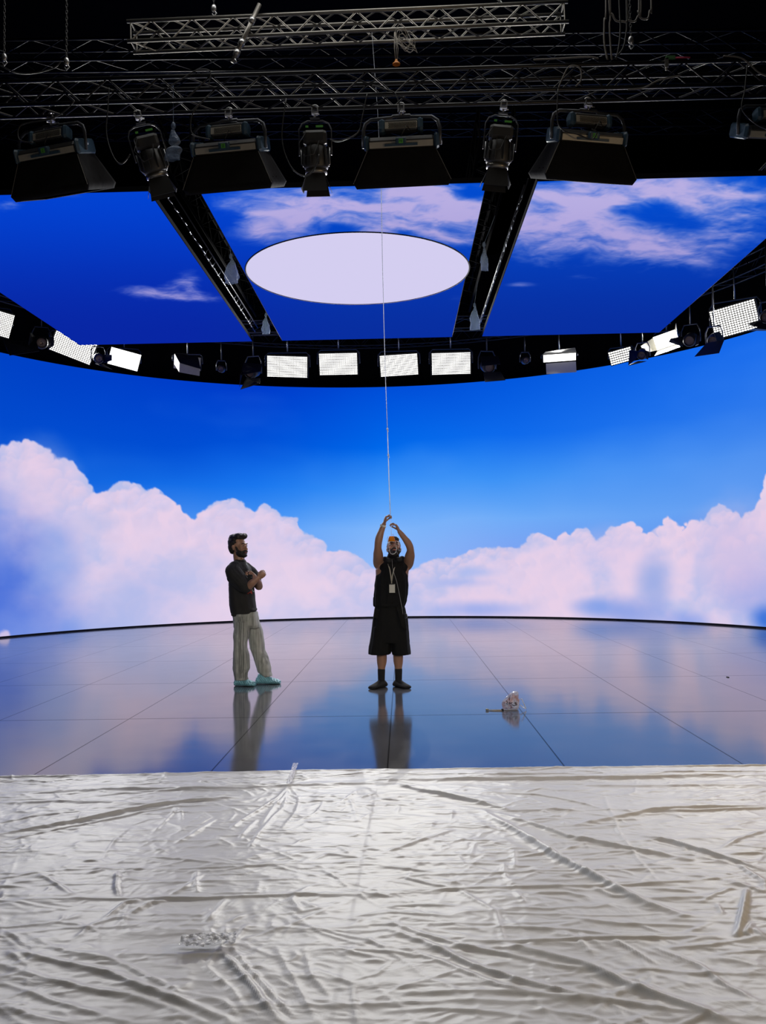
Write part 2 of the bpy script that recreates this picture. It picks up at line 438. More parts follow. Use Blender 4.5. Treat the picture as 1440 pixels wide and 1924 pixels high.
# ------------------------------------------------------------------ LED ceiling in three rafts
ZC = 5.75; Y0, Y1 = 10.1, 17.27
panels = [(-6.28, -2.87, 'left LED ceiling screen, mostly deep blue with one small white cloud'),
          (-2.28, 1.04, 'middle LED ceiling screen with streaky clouds and a large pale lilac disc'),
          (1.63, 5.06, 'right LED ceiling screen full of streaky pinkish clouds over blue')]
M_ceil = emit('led_ceiling_picture', (1, 1, 1), SCREEN, True, 2)
ENV = [(590,385,150,38,0.05,0.95),(640,420,200,30,-.1,0.5),(780,380,160,60,0,1.15),(850,430,90,50,0.2,0.8),(480,430,38,24,0.3,0.55),(500,400,70,10,0.1,0.45),
       (1030,400,75,50,0.1,1.0),(1010,460,80,40,0.2,0.7),(1150,370,160,42,-0.1,0.95),(1330,365,150,45,0,1.0),(1120,440,110,45,0.35,0.85),(1330,445,130,38,-0.15,0.95),(1200,470,150,22,0.2,0.55),
       (1090,520,30,6,0,0.5),(975,534,30,5,0,0.4),(860,560,35,12,0,0.3),(352,532,34,24,-0.5,1.15),(285,549,58,14,0,1.0),(360,556,48,10,0.1,1.1),(15,385,30,16,0,0.5),(130,368,30,6,0,0.3),
       (1250,400,100,30,0.5,-0.5),(1160,395,28,8,0.1,-0.5),(700,380,40,18,0.2,-0.8),(640,428,40,12,0,-0.7),(880,368,30,14,0,-0.6)]
for x0, x1, label in panels:
    xs = np.linspace(x0, x1, 200); ys = np.linspace(Y0, Y1, 400)
    X, Y = np.meshgrid(xs, ys); P = np.stack([X, Y, np.full_like(X, ZC)], -1)
    px, py = project(P)
    t = sstep(330, 640, py)[..., None]
    c = np.array([2, 76, 208.]) * (1 - t) + np.array([8, 46, 160.]) * t
    c = c + np.array([0, -8, 4.]) * sstep(700, 300, px)[..., None]
    env = np.zeros_like(px)
    for ex_, ey, rx, ry, an, amp in ENV:
        dx = px - ex_; dy = py - ey; u = dx*cos(an) + dy*sin(an); v = -dx*sin(an) + dy*cos(an)
        env = env + amp * np.exp(-(u/rx)**2 - (v/ry)**2)
    wx = px + 50*(fbm(px/90, py/45, 3, 61) - 0.5); wy = py + 30*(fbm(px/90 + 7, py/45, 3, 62) - 0.5)
    nz = fbm(wx/110, wy/30, 7, 63, 0.6); n2 = fbm(wx/40, wy/10, 5, 64, 0.6)
    nn = (nz - 0.5)*2.2 + (n2 - 0.5)*0.7
    ec = np.clip(env, -0.3, 1.15)
    d = sstep(0.16, 1.28, ec*0.9 + nn*(0.35 + 0.4*np.clip(ec, 0, 1)) ) * sstep(0.02, 0.25, ec)
    cc = np.array([184, 174, 226.]) - 14*sstep(360, 480, py)[..., None] * np.array([1, 1, 0.6])
    c = c * (1 - d[..., None]) + cc * d[..., None]
    e = empty('led_ceiling_screen', ((x0+x1)/2, Y0, ZC)); tag(e, label, 'led ceiling screen')
    O = np.array([(x0+x1)/2, Y0, ZC])
    grid_mesh('screen', P - O, M_ceil, e, lin(np.clip(c, 0, 255)), flip=True)
    fr = MB().box(((x0+x1)/2 - O[0], (Y1-Y0)/2, 0.032), (x1-x0+0.02, Y1-Y0+0.02, 0.055))
    fr.build('cabinet_frame', M_void, e)
    if x0 == -2.28:
        dc = MB(); n = 120; cx, cy, R_ = -0.595, 13.2, 1.66
        dc.add([(cx - O[0] + R_*cos(2*pi*k/n), cy - O[1] + R_*sin(2*pi*k/n), -0.006) for k in range(n)], [tuple(range(n - 1, -1, -1))])
        d_ = dc.build('light_disc', emit('pale_lilac_disc', tuple(lin([212, 206, 240])), 1.0, gloss=2), e); d_['label'] = 'pale lilac glowing disc'
        rg = MB(); rg.tube([(cx - O[0] + (R_+.008)*cos(2*pi*k/n), cy - O[1] + (R_+.008)*sin(2*pi*k/n), -0.004) for k in range(n)], 0.011, 6, closed=True)
        rg.build('disc_outline', M_black, d_)
# ------------------------------------------------------------------ plastic dust sheet on the hall floor
def L2(*p): return [(x / 2, 1420 + y / 2) for x, y in zip(p[0::2], p[1::2])]        # left half notes
def R2(*p): return [(720 + x / 2, 1420 + y / 2) for x, y in zip(p[0::2], p[1::2])]  # right half notes
CREASE = [  # polyline, width (m), height (m)
 (L2(0,305,250,262,480,214,700,180,880,160), .035,.030), (L2(0,332,300,268,520,222,720,190), .02,.014), (L2(0,260,150,232,300,215), .02,.012),
 (L2(0,145,300,137,620,130,900,128,1440,106), .05,.022), (L2(0,185,200,180,420,184,560,192), .04,.016), (L2(300,165,560,140,860,122,1080,108), .03,.014),
 (R2(0,95,400,95,760,90,1440,82), .05,.030), (R2(60,112,160,140,300,170,400,195,470,210), .035,.034), (R2(380,218,480,280,640,385,760,446,880,510,1000,565,1140,612), .045,.040),
 (R2(430,224,560,262,700,312,900,350,1050,376,1160,400), .035,.026), (R2(730,262,860,240,1000,218,1180,204,1440,195), .045,.034), (R2(1030,220,1200,215,1440,200),.03,.02),
 (R2(0,375,100,340,250,285), .025,.014), (R2(980,305,1100,330,1220,370,1340,410,1440,445), .035,.03), (R2(1300,375,1440,370), .03,.016),
 (R2(760,118,1000,118,1440,120), .05,.018), (R2(370,140,560,152,760,190,820,206),.02,.014), (R2(470,215,640,208,740,212),.03,.012),
 (R2(0,405,300,404,640,396,940,384,1040,382), .018,.006), (R2(0,458,260,452,600,442,900,432,1300,425), .022,.010), (R2(0,515,300,508,640,500,860,492,1200,478,1440,452), .025,.014),
 (L2(0,447,300,437,640,432,1000,420,1440,406), .02,.010), (L2(0,498,280,492,560,484,900,474,1440,460), .018,.007), (L2(0,553,300,546,700,542,1000,530,1440,520), .022,.012),
 (R2(900,545,1100,542,1300,536),.03,.012), (R2(300,708,500,710,720,706,900,702,1060,698,1290,692), .03,.030), (R2(0,640,140,690,300,735,460,755,640,795,860,830), .03,.026),
 (R2(0,668,120,710,330,800,500,850,700,900,900,930,1060,938), .035,.034), (R2(450,715,600,750,760,800,900,860,1100,930,1320,1008), .05,.050), (R2(60,742,240,800,420,870,640,910), .03,.022),
 (R2(400,890,640,905,880,930,1100,960,1200,975), .035,.024), (R2(0,905,200,905,400,890),.03,.012), (R2(0,975,200,965,420,970,560,985),.03,.014), (R2(440,650,700,665,900,690,1160,682,1280,694), .025,.018),
 (R2(1080,735,1240,728,1360,705,1440,680), .03,.020), (R2(1260,765,1380,750,1440,745),.02,.012), (R2(870,705,940,740,1030,790), .02,.022), (R2(1030,735,1100,762,1200,800,1280,860,1420,930), .025,.022),
 (R2(1370,515,1355,600,1340,690), .018,.040), (R2(1385,640,1370,680,1395,690),.02,.03), (R2(1390,660,1440,700), .02,.02), (R2(1190,560,1250,530,1320,505), .02,.012), (R2(1280,350,1340,320,1440,285), .022,.014),
 (R2(780,500,860,530,960,540,990,535), .02,.012), (R2(1255,565,1280,610), .015,.012), (R2(1340,420,1440,490,1440,520), .03,.02), (R2(1300,480,1440,525), .03,.014), (R2(820,145,880,280,960,400,1040,490), .016,.009),
 (R2(0,575,160,568,280,570),.02,.010), (R2(0,610,300,655,420,680),.02,.010), (R2(700,620,900,645,1200,650),.025,.012), (R2(540,535,600,525,700,525,780,540),.02,.010),
 (L2(70,745,250,785,420,825,560,880,660,920,760,965,860,1008), .04,.036), (L2(350,745,500,800,620,860,720,930), .03,.020), (L2(0,795,180,850,380,890,500,905,620,945,760,1008), .035,.022),
 (L2(0,870,200,930,420,985,520,1008), .03,.018), (L2(0,845,150,855,300,850),.02,.010), (L2(0,960,120,990,260,1008), .04,.024), (L2(140,690,260,740,420,770,520,800),.03,.014),
 (L2(830,728,900,820,960,920,1040,1008), .035,.042), (L2(880,725,920,790,1000,900,1090,990), .022,.026), (L2(790,645,830,700,850,730), .022,.018), (L2(855,640,860,680,880,715), .022,.018), (L2(945,635,900,690,880,715),.02,.016),
 (L2(1040,720,1080,820,1130,930,1180,1008), .025,.016), (L2(1140,730,1160,840,1240,920),.03,.016), (L2(750,760,800,820,850,880,900,960),.022,.016), (L2(640,895,720,905,820,930,880,990),.022,.014),
 (L2(840,545,800,600,780,630),.02,.012), (L2(400,610,460,560,520,550),.02,.018), (L2(480,605,560,560,620,550),.02,.018), (L2(150,455,200,490,260,535),.02,.012), (L2(435,450,430,500,440,535),.02,.018),
 (L2(1080,120,1000,190,900,250,860,280), .022,.016), (L2(1080,125,1010,220,980,270), .02,.014), (L2(1075,120,1060,200,1000,260),.02,.012), (L2(960,245,910,300,900,318),.02,.012), (L2(1030,230,980,290,940,350),.022,.014),
 (L2(800,245,720,300,660,335),.022,.012), (L2(1215,165,1180,220,1120,250),.016,.009), (L2(570,300,640,230,700,180),.016,.008), (L2(1085,125,1120,160,1100,230,1060,280),.02,.010),
 (L2(735,440,735,500,740,520),.018,.014), (L2(640,530,700,500,760,450),.018,.012), (L2(1210,435,1300,480),.018,.010), (L2(1090,540,1130,590),.02,.012), (L2(600,930,700,880,720,855),.02,.010),
 (L2(1180,400,1240,380,1440,400),.02,.008), (L2(1280,350,1330,385),.02,.008), (R2(110,440,105,465,200,490,280,505),.018,.012), (R2(490,360,500,440),.02,.010), (R2(455,410,470,475),.015,.010),
 (R2(500,520,540,560),.02,.012), (R2(150,255,190,250,165,290),.02,.006), (R2(260,210,250,250),.018,.008), (R2(300,340,350,330,320,400),.02,.006), (R2(960,60,1440,58),.03,.01), (R2(0,60,400,70,700,62),.03,.010),
]
rg_ = np.random.RandomState(11)
def flow(x, y):
    """general wrinkle direction of the film at a place (radians)"""
    a = 0.25 * sin(x * 1.3 + 0.4) + 0.35 * sin(y * 1.1) - 0.25
    return a
lines = []
for pts, w, h in CREASE:
    if np.mean([p[1] for p in pts]) > 1740: h *= 0.55; w *= 0.8
    q = np.array([onz(px, py)[:2] for px, py in pts])
    lines.append((q, w, h))
for k in range(1100):
    x = rg_.uniform(-3.4, 3.4); y = rg_.uniform(2.3, 6.2)
    a = flow(x, y) + rg_.normal(0, 0.55 if y > 3.6 else 0.4); Ln = rg_.exponential(0.28) + 0.06
    if rg_.rand() < 0.22: a += 1.3; Ln *= 0.5
    a2 = a + rg_.normal(0, 0.5)
    p0 = np.array([x, y]); p1 = p0 + Ln*0.5*np.array([cos(a), sin(a)]); p2 = p1 + Ln*0.5*np.array([cos(a2), sin(a2)])
    w = rg_.uniform(0.008, 0.022); lines.append((np.array([p0, p1, p2]), w, w * rg_.uniform(0.18, 0.5)))
xs = np.concatenate([np.linspace(-8, -3.35, 24), np.arange(-3.3, 3.31, 0.0085), np.linspace(3.35, 8, 24)])
ys = np.concatenate([np.linspace(-3, 2.3, 30), np.arange(2.34, 6.36, 0.0085)])
X, Y = np.meshgrid(xs, ys)
Wx = X + 0.05*(fbm(X*2, Y*2, 2, 101) - 0.5); Wy = Y + 0.05*(fbm(X*2, Y*2, 2, 102) - 0.5)
Zs = np.zeros_like(X)
for q, w, h in lines:
    pad = 3.2 * w + 0.06
    x0, x1 = q[:, 0].min() - pad, q[:, 0].max() + pad; y0, y1 = q[:, 1].min() - pad, q[:, 1].max() + pad
    a0, a1 = np.searchsorted(xs, [x0, x1]); b0, b1 = np.searchsorted(ys, [y0, y1])
    if a1 - a0 < 2 or b1 - b0 < 2: continue
    gx = Wx[b0:b1, a0:a1]; gy = Wy[b0:b1, a0:a1]; best = np.full(gx.shape, 9.0); tpos = np.zeros(gx.shape); tot = 0
    seg = np.linalg.norm(np.diff(q, axis=0), axis=1); T = seg.sum() + 1e-9
    for i in range(len(q) - 1):
        d = q[i+1] - q[i]; l2 = d @ d + 1e-12
        t = np.clip(((gx - q[i, 0])*d[0] + (gy - q[i, 1])*d[1]) / l2, 0, 1)
        sd = (gx - q[i, 0] - t*d[0])*(-d[1]) + (gy - q[i, 1] - t*d[1])*d[0]
        dd = np.hypot(gx - q[i, 0] - t*d[0], gy - q[i, 1] - t*d[1])
        k = dd < best; best = np.where(k, dd, best); tpos = np.where(k, (tot + t*seg[i])/T, tpos); tot += seg[i]
    taper = np.clip(np.sin(np.pi * np.clip(tpos*0.96 + 0.02, 0, 1)), 0, 1)**(0.5 if T < 3.2 else 0.15)
    if T > 3.2: h = h*1.7
    prof = np.exp(-(best / (w*0.55))**1.6)
    val = prof*h*0.66*taper; old = Zs[b0:b1, a0:a1]; Zs[b0:b1, a0:a1] = np.maximum(old, val) + 0.25*np.minimum(old, val)
r1 = 1 - np.abs(2*fbm(X*1.7 + 0.8*fbm(X*2, Y*2, 2, 110), Y*5.5, 4, 111) - 1)
r2 = 1 - np.abs(2*fbm(X*6 + 3*fbm(X*1.5, Y*1.5, 2, 112), Y*9 + 3*fbm(X*1.5 + 5, Y*1.5, 2, 113), 4, 114) - 1)
Zs = Zs + 0.005 * r1**7 + 0.0030 * r2**4 + 0.003*fbm(X*2, Y*2, 3, 115) + 0.0012*fbm(X*30, Y*45, 2, 116)
edge = 6.235 - 0.035*sstep(-0.3, -2.8, X) * 3 + 0.012*(fbm(X*3, X*0, 4, 120) - 0.5)*2 - 0.006 * X
# the far hem of the film follows its real, slightly wavy edge
Yb = np.where(Y > 5.9, 5.9 + (Y - 5.9) * (edge - 5.9) / (ys[-1] - 5.9), Y)
hem = np.exp(-((Yb - (edge - 0.03))/0.02)**2)
Zs = Zs * sstep(0.0, 0.05, edge - Yb + 0.012) + 0.004 + 0.007*hem
M_film = bpy.data.materials.new('milky_plastic_film'); M_film.use_nodes = True
nt = M_film.node_tree; b = nt.nodes['Principled BSDF']
b.inputs['Base Color'].default_value = (0.60, 0.60, 0.585, 1); b.inputs['Roughness'].default_value = 0.39
b.inputs['Specular IOR Level'].default_value = 0.30
tc = nt.nodes.new('ShaderNodeTexCoord')
def nn(kind, **kw):
    n = nt.nodes.new(kind)
    for k_, v_ in kw.items(): n.inputs[k_].default_value = v_
    return n
warp = nn('ShaderNodeTexNoise', Scale=2.2, Detail=3.0); nt.links.new(tc.outputs['Object'], warp.inputs['Vector'])
sc_ = nt.nodes.new('ShaderNodeVectorMath'); sc_.operation = 'SCALE'; sc_.inputs['Scale'].default_value = 0.55; nt.links.new(warp.outputs['Color'], sc_.inputs[0])
ad_ = nt.nodes.new('ShaderNodeVectorMath'); ad_.operation = 'ADD'; nt.links.new(tc.outputs['Object'], ad_.inputs[0]); nt.links.new(sc_.outputs[0], ad_.inputs[1])
mp = nt.nodes.new('ShaderNodeMapping'); mp.inputs['Scale'].default_value = (1.0, 1.7, 1); nt.links.new(ad_.outputs[0], mp.inputs[0])
hsum = None
for scale, amp in ((3.2, 1.0), (8.0, 0.42), (21.0, 0.16)):
    v = nt.nodes.new('ShaderNodeTexVoronoi'); v.feature = 'F1'; v.inputs['Scale'].default_value = scale; v.inputs['Randomness'].default_value = 1.0
    nt.links.new(mp.outputs[0], v.inputs['Vector'])
    mm = nt.nodes.new('ShaderNodeMath'); mm.operation = 'MULTIPLY'; mm.inputs[1].default_value = amp; nt.links.new(v.outputs['Distance'], mm.inputs[0])
    if hsum is None: hsum = mm.outputs[0]
    else:
        a_ = nt.nodes.new('ShaderNodeMath'); a_.operation = 'ADD'; nt.links.new(hsum, a_.inputs[0]); nt.links.new(mm.outputs[0], a_.inputs[1]); hsum = a_.outputs[0]
nz = nn('ShaderNodeTexNoise', Scale=26.0, Detail=6.0, Roughness=0.6, Distortion=0.8); nt.links.new(mp.outputs[0], nz.inputs['Vector'])
mm = nt.nodes.new('ShaderNodeMath'); mm.operation = 'MULTIPLY_ADD'; mm.inputs[1].default_value = 0.16; nt.links.new(nz.outputs['Fac'], mm.inputs[0]); nt.links.new(hsum, mm.inputs[2])
bp = nt.nodes.new('ShaderNodeBump'); bp.inputs['Strength'].default_value = 0.5; bp.inputs['Distance'].default_value = 0.0065
nt.links.new(mm.outputs[0], bp.inputs['Height']); nt.links.new(bp.outputs['Normal'], b.inputs['Normal'])
sheet = grid_mesh('plastic_dust_sheet', np.stack([X, Yb, Zs], -1), M_film)
tag(sheet, 'wide creased milky plastic dust sheet covering the floor in front of the stage', 'plastic sheet')
# creased strip of clear tape on the sheet
M_clear = mat('clear_tape', (0.62, 0.62, 0.62), 0.2, alpha=0.55, bump=0.6, bscale=90)
M_tape2 = mat('dirty_clear_tape', (0.30, 0.30, 0.29), 0.3, alpha=0.75, bump=1.0, bscale=60)
def strip(name, p0, p1, w, label, m, lift=0.035, wrinkle=0.01):
    a = np.array(p0, float); b_ = np.array(p1, float); d = b_ - a; L = np.linalg.norm(d); d /= L; nrm = np.array([-d[1], d[0], 0])
    U, V = np.meshgrid(np.linspace(0, 1, 40), np.linspace(-0.5, 0.5, 10))
    P = a + U[..., None]*L*d + V[..., None]*w*nrm*(1 + 0.25*(fbm(U*8, V*0, 2, 130)[..., None] - .5))
    P[..., 2] = lift + wrinkle*fbm(U*14, V*5, 3, 131)
    o = grid_mesh(name, P, m); tag(o, label, 'tape'); return o
strip('tape_strip', onz(543, 1483), onz(556, 1443), 0.035, 'clear tape strip lying over the far hem of the plastic sheet, left of the middle', M_clear, 0.03)
tp = strip('tape_patch', onz(339, 1786), onz(444, 1780), 0.10, 'crumpled dirty grey tape patch stuck on the plastic sheet in the left foreground', M_tape2, 0.028, 0.02)

# ------------------------------------------------------------------ trusses
def truss(name, p0, p1, s, pitch, r, m, label, cat='truss', group=None, lr=0.5, sections=2.5, up=(0, 0, 1)):
    """box truss between the near-bottom chord's two ends; s is the square side"""
    p0 = np.array(p0, float); p1 = np.array(p1, float); d = p1 - p0; L = np.linalg.norm(d); d /= L
    side = np.cross(d, np.array(up, float)); side /= np.linalg.norm(side)
    if side[1] < 0: side = -side
    upv = np.cross(side, d); upv = upv if upv[2] > 0 else -upv
    e = empty(name, tuple(p0)); tag(e, label, cat, group)
    offs = [(0, 0), (1, 0), (0, 1), (1, 1)]
    for i, (a, b_) in enumerate(offs):
        o = side*s*a + upv*s*b_
        MB().tube([o - d*0.04, o + d*(L + 0.04)], r, 8).build('chord', m, e)
    n = max(2, int(round(L / pitch))); st = L / n; lac = MB()
    for (a, b_) in (((0, 0), (0, 1)), ((1, 0), (1, 1)), ((0, 0), (1, 0)), ((0, 1), (1, 1))):
        A = side*s*a[0] + upv*s*a[1]; B = side*s*b_[0] + upv*s*b_[1]
        for k in range(n):
            q0, q1 = (A, B) if k % 2 == 0 else (B, A)
            lac.tube([q0 + d*st*k, q1 + d*st*(k + 1)], r*lr, 5, caps=False)
    for k in (0, n):
        for (a, b_) in (((0, 0), (0, 1)), ((1, 0), (1, 1)), ((0, 0), (1, 0)), ((0, 1), (1, 1))):
            lac.tube([side*s*a[0] + upv*s*a[1] + d*st*k, side*s*b_[0] + upv*s*b_[1] + d*st*k], r*lr, 5, caps=False)
    lac.build('lacing', m, e)
    return e
# the bright truss: near-bottom chord seen from (243,76) to (1062,41)
gy = 9.4
truss('lighting_truss', aty(246, 77, gy), aty(1062, 41, gy), 0.222, 0.225, 0.021, M_alu, 'bare aluminium box truss hanging at the top of the picture', lr=0.48)
by = 8.9
truss('lighting_truss', aty(-330, 207, by), aty(1790, 147, by), 0.25, 0.27, 0.022, M_trussblk, 'long black box truss carrying the softbox lamps across the front of the stage', lr=0.45)
k = 0
for (Yt, pyl, pyr, xl, xr, lab) in [(12.0, 118, 92, -300, 1700, 'black truss running behind the lamp truss, nearest of those above the stage'),
                          (14.0, 178, 150, -200, 1600, 'black truss across the stage in the dark above the middle of the LED ceiling'),
                          (16.0, 255, 232, -200, 1600, 'black truss far above the LED ceiling, furthest of those over the stage')]:
    truss('ceiling_truss', aty(xl, pyl, Yt), aty(xr, pyr, Yt), 0.3, 0.45, 0.022, M_trussblk, lab, group=None, lr=0.4)
M_darktruss = mat('dark_truss_metal', (0.002, 0.002, 0.003), 0.9, 0.0, spec=0.05, noise=0.3)
for xg, z, lab in [(-2.85, 6.35, 'black truss running front to back above the left gap in the LED ceiling'),
                   (1.00, 6.35, 'black truss running front to back above the right gap in the LED ceiling'),
                   (-6.6, 6.5, 'black truss running front to back past the left edge of the LED ceiling'),
                   (5.2, 6.6, 'black truss running front to back past the right edge of the LED ceiling')]:
    e = truss('ceiling_truss', (xg, 10.3, z), (xg, 17.6, z), 0.42 if abs(xg) < 3 else 0.3, 0.4, 0.022, M_darktruss if abs(xg) < 3 else M_trussblk, lab, lr=0.4)
# straight truss behind the far edge of the ceiling and the curved truss above the LED wall
truss('ceiling_truss', (-6.2, 17.75, 6.06), (5.4, 17.75, 6.06), 0.24, 0.5, 0.02, M_trussblk, 'black truss with lamps just behind the far edge of the LED ceiling', lr=0.4)
arc = empty('curved_truss', (CX, CY, 0)); tag(arc, 'curved black truss following the top of the LED wall, carrying the lamps', 'truss')
RA = 7.55
for dr, dz in ((0, 0), (0.3, 0), (0, 0.3), (0.3, 0.3)):
    MB().tube([((RA+dr)*sin(t), (RA+dr)*cos(t), 6.62 + dz) for t in np.linspace(-radians(92), radians(92), 90)], 0.022, 6).build('chord', M_trussblk, arc)
lac = MB(); tt = np.linspace(-radians(92), radians(92), 91)
for i in range(90):
    a, b2 = (0, 0.3) if i % 2 == 0 else (0.3, 0)
    for dr in (0, 0.3):
        lac.tube([((RA+dr)*sin(tt[i]), (RA+dr)*cos(tt[i]), 6.62 + a), ((RA+dr)*sin(tt[i+1]), (RA+dr)*cos(tt[i+1]), 6.62 + b2)], 0.01, 4, caps=False)
    lac.tube([((RA+a)*sin(tt[i]), (RA+a)*cos(tt[i]), 6.62), ((RA+b2)*sin(tt[i+1]), (RA+b2)*cos(tt[i+1]), 6.62)], 0.01, 4, caps=False)
lac.build('lacing', M_trussblk, arc)
# black border drape behind the lamps, above the LED wall
dr = MB(); P = []; n = 160
for k in range(n + 1):
    t = -radians(97) + 2*radians(97)*k/n; r = 8.75 + 0.05*sin(k*1.9)
    P += [(r*sin(t), r*cos(t), 5.3), (r*sin(t), r*cos(t), 9.0)]
dr.add(P, [(2*k, 2*k+2, 2*k+3, 2*k+1) for k in range(n)], True)
drape = dr.build('border_drape', M_void); drape.location = (CX, CY, 0); tag(drape, 'black cloth drape hanging behind the lamps above the curved LED wall', 'drape')
# cable rails beside the gaps: thin bright edge pieces along the ceiling rafts
M_edge = mat('worn_edge_metal', (0.5, 0.52, 0.58), 0.4, 0.7)
def rail(x, y0, y1, label, seed):
    e = empty('cable_rail', (x, y0, 5.80)); tag(e, label, 'cable rail')
    MB().tube([(0, 0, 0.12), (0, y1-y0, 0.12)], 0.012, 6).build('rail', M_trussblk, e)
    MB().tube([(0.05, 0, 0.20), (0.05, y1-y0, 0.20)], 0.012, 6).build('rail', M_trussblk, e)
    r = random.Random(seed); y = 0.2; k = 0
    while y < y1 - y0 - 0.1 and k < 34:
        L = r.uniform(0.05, 0.22); c = MB(); c.tube([(0.0, y, 0.10 + r.uniform(0, .03)), (r.uniform(0, .02), y + L, 0.10 + r.uniform(0, .02))], r.uniform(0.004, 0.009), 5)
        if r.random() < 0.5: c.tube([(0, y + L, 0.1), (0.05, y + L + 0.02, 0.18)], 0.005, 5)
        c.build('clip', M_edge, e); y += L + r.uniform(0.03, 0.16); k += 1
    return e
rail(-2.80, 10.4, 17.2, 'cable rail with bright clips along the left side of the left ceiling gap', 3)
rail(1.55, 10.6, 17.2, 'cable rail with small clips along the right side of the right ceiling gap', 5)

# ------------------------------------------------------------------ lamps
M_skirt = mat('black_softbox_cloth', (0.005, 0.0045, 0.0045), 0.9, spec=0.25, noise=0.5, nscale=6, bump=0.5, bscale=14)
M_piping = mat('grey_piping', (0.20, 0.19, 0.17), 0.6)
M_blue = mat('blue_grey_plastic', (0.035, 0.075, 0.12), 0.45, noise=0.2)
M_beige = mat('pale_lamp_housing', (0.48, 0.45, 0.38), 0.45, 0.2, noise=0.15)
M_dhous = mat('dark_lamp_housing', (0.055, 0.055, 0.056), 0.45, 0.2, noise=0.2)
M_yoke = mat('grey_yoke', (0.10, 0.105, 0.12), 0.4, 0.6)
M_green = mat('green_sticker', (0.10, 0.42, 0.06), 0.6)
M_ink = mat('black_ink', (0.005, 0.005, 0.005), 0.8)
def clamp(parent, c, s=1.0):
    m = MB(); x, y, z = c
    m.box((x, y, z + 0.05*s), (0.05*s, 0.06*s, 0.02*s)); m.box((x-0.03*s, y, z + 0.075*s), (0.012*s, 0.05*s, 0.06*s)); m.box((x+0.03*s, y, z + 0.075*s), (0.012*s, 0.05*s, 0.06*s))
    m.tube([(x, y, z), (x, y, z + 0.05*s)], 0.012*s, 8); m.tube([(x-0.03*s, y-0.03*s, z+0.03*s), (x+0.05*s, y-0.05*s, z+0.015*s)], 0.006*s, 6)
    m.tube([(x + 0.04*s*cos(a), y, z + 0.10*s + 0.04*s*sin(a)) for a in np.linspace(-0.3, pi + 0.3, 9)], 0.008*s, 6)
    m.build('clamp', M_chrome if s < 1.01 else M_alu, parent)
def sky_softbox(loc, rz, label, roll=0.0, tilt=0.42, flare=(0.99, 0.52), marks='4', skirt=True):
    """loc: point under the truss where the yoke is clamped. Lamp hangs below; its face points down and away to the stage"""
    e = empty('softbox_lamp', loc, rz); e.rotation_euler = (0, roll, rz); tag(e, label, 'softbox lamp', 'softbox lamps under the black truss')
    clamp(e, (0, 0, -0.02))
    w = 0.40
    yk = MB()
    pts = [(-w, 0.02, -0.34), (-w, 0, -0.16), (-w+0.02, 0, -0.09), (-w+0.08, 0, -0.045), (-0.1, 0, -0.035), (-0.09, 0, -0.02), (0.09, 0, -0.02), (0.1, 0, -0.035), (w-0.08, 0, -0.045), (w-0.02, 0, -0.09), (w, 0, -0.16), (w, 0.02, -0.34)]
    yk.tube(pts, [(0.012, 0.02)]*len(pts), 8); yk.build('yoke', M_yoke, e)
    # ballast with its perforated grille
    bl = MB(); bl.bbox((0, -0.02, -0.14), (0.36, 0.11, 0.115), None, 0.02); bo = bl.build('ballast', M_dhous, e)
    g = MB(); g.box((0.0, -0.078, -0.155), (0.335, 0.008, 0.07)); g.build('grille_plate', M_beige, bo)
    h = MB()
    for r_ in range(5):
        for c_ in range(20): h.box((-0.125 + c_*0.0145 + (r_ % 2)*0.005, -0.0835, -0.132 - r_*0.0125), (0.008, 0.004, 0.007))
    h.build('vent_holes', M_ink, bo)
    for sx in (-1, 1):
        c = MB(); c.bbox((sx*0.20, -0.02, -0.145), (0.055, 0.135, 0.14), None, 0.025); c.build('end_cap', M_blue, bo)
    # housing, seen from its back; local axes: face direction fd
    ct, st_ = cos(tilt), sin(tilt)
    fd = np.array([0, st_, -ct]); up = np.array([0, ct, st_])       # up: towards stage side; -up faces the camera
    o = np.array([0, 0.03, -0.23])
    R3 = np.array([[1, 0, 0], [0, up[1], fd[1]], [0, up[2], fd[2]]])  # columns x, up, fd
    hb = MB(); hb.bbox(o + fd*0.06, (0.70, 0.34, 0.12), R3, 0.03); ho = hb.build('housing', M_dhous, e)
    s2 = MB(); s2.box(o + fd*0.075 - up*0.172, (0.66, 0.012, 0.06), R3); s2.build('pale_strip', M_beige, ho)
    for sx in (-1, 1):
        c = MB(); c.bbox(o + fd*0.055 + np.array([sx*0.365, 0, 0]), (0.05, 0.37, 0.15), R3, 0.02)
        c.tube([o + np.array([sx*0.37, 0, -.02]), o + np.array([sx*0.41, 0, -.02])], 0.03, 10); c.build('end_cap', M_blue, ho)
    cbx = MB(); cbx.bbox(o + fd*0.045 - up*0.19 + np.array([0.0, 0, 0]), (0.11, 0.06, 0.075), R3, 0.012)
    cbx.box(o + fd*0.08 - up*0.185, (0.34, 0.03, 0.025), R3); cb = cbx.build('control_box', M_blue, ho)
    st2 = MB(); st2.box(o + fd*0.045 - up*0.2215, (0.045, 0.003, 0.045), R3); so = st2.build('sticker', M_green, cb)
    # dark handwritten numeral strokes on the sticker
    nm = MB(); q = o + fd*0.045 - up*0.2245
    segs = {'4': [((-.01, -.012), (-.012, .002)), ((-.012, .002), (.010, .002)), ((.006, -.012), (.006, .014))],
            '2': [((-.008, -.010), (.008, -.012)), ((.008, -.012), (.006, 0)), ((.006, 0), (-.009, .012)), ((-.009, .012), (.010, .012))],
            '1': [((-.012, -.01), (-.012, .012)), ((-.002, -.012), (.010, -.012)), ((.010, -.012), (0, .0)), ((0, 0), (-.002, .012)), ((-.002, .012), (.012, .012))]}[marks]
    for a, b_ in segs: nm.tube([q + np.array([a[0], 0, 0]) + fd*a[1], q + np.array([b_[0], 0, 0]) + fd*b_[1]], 0.0016, 4)
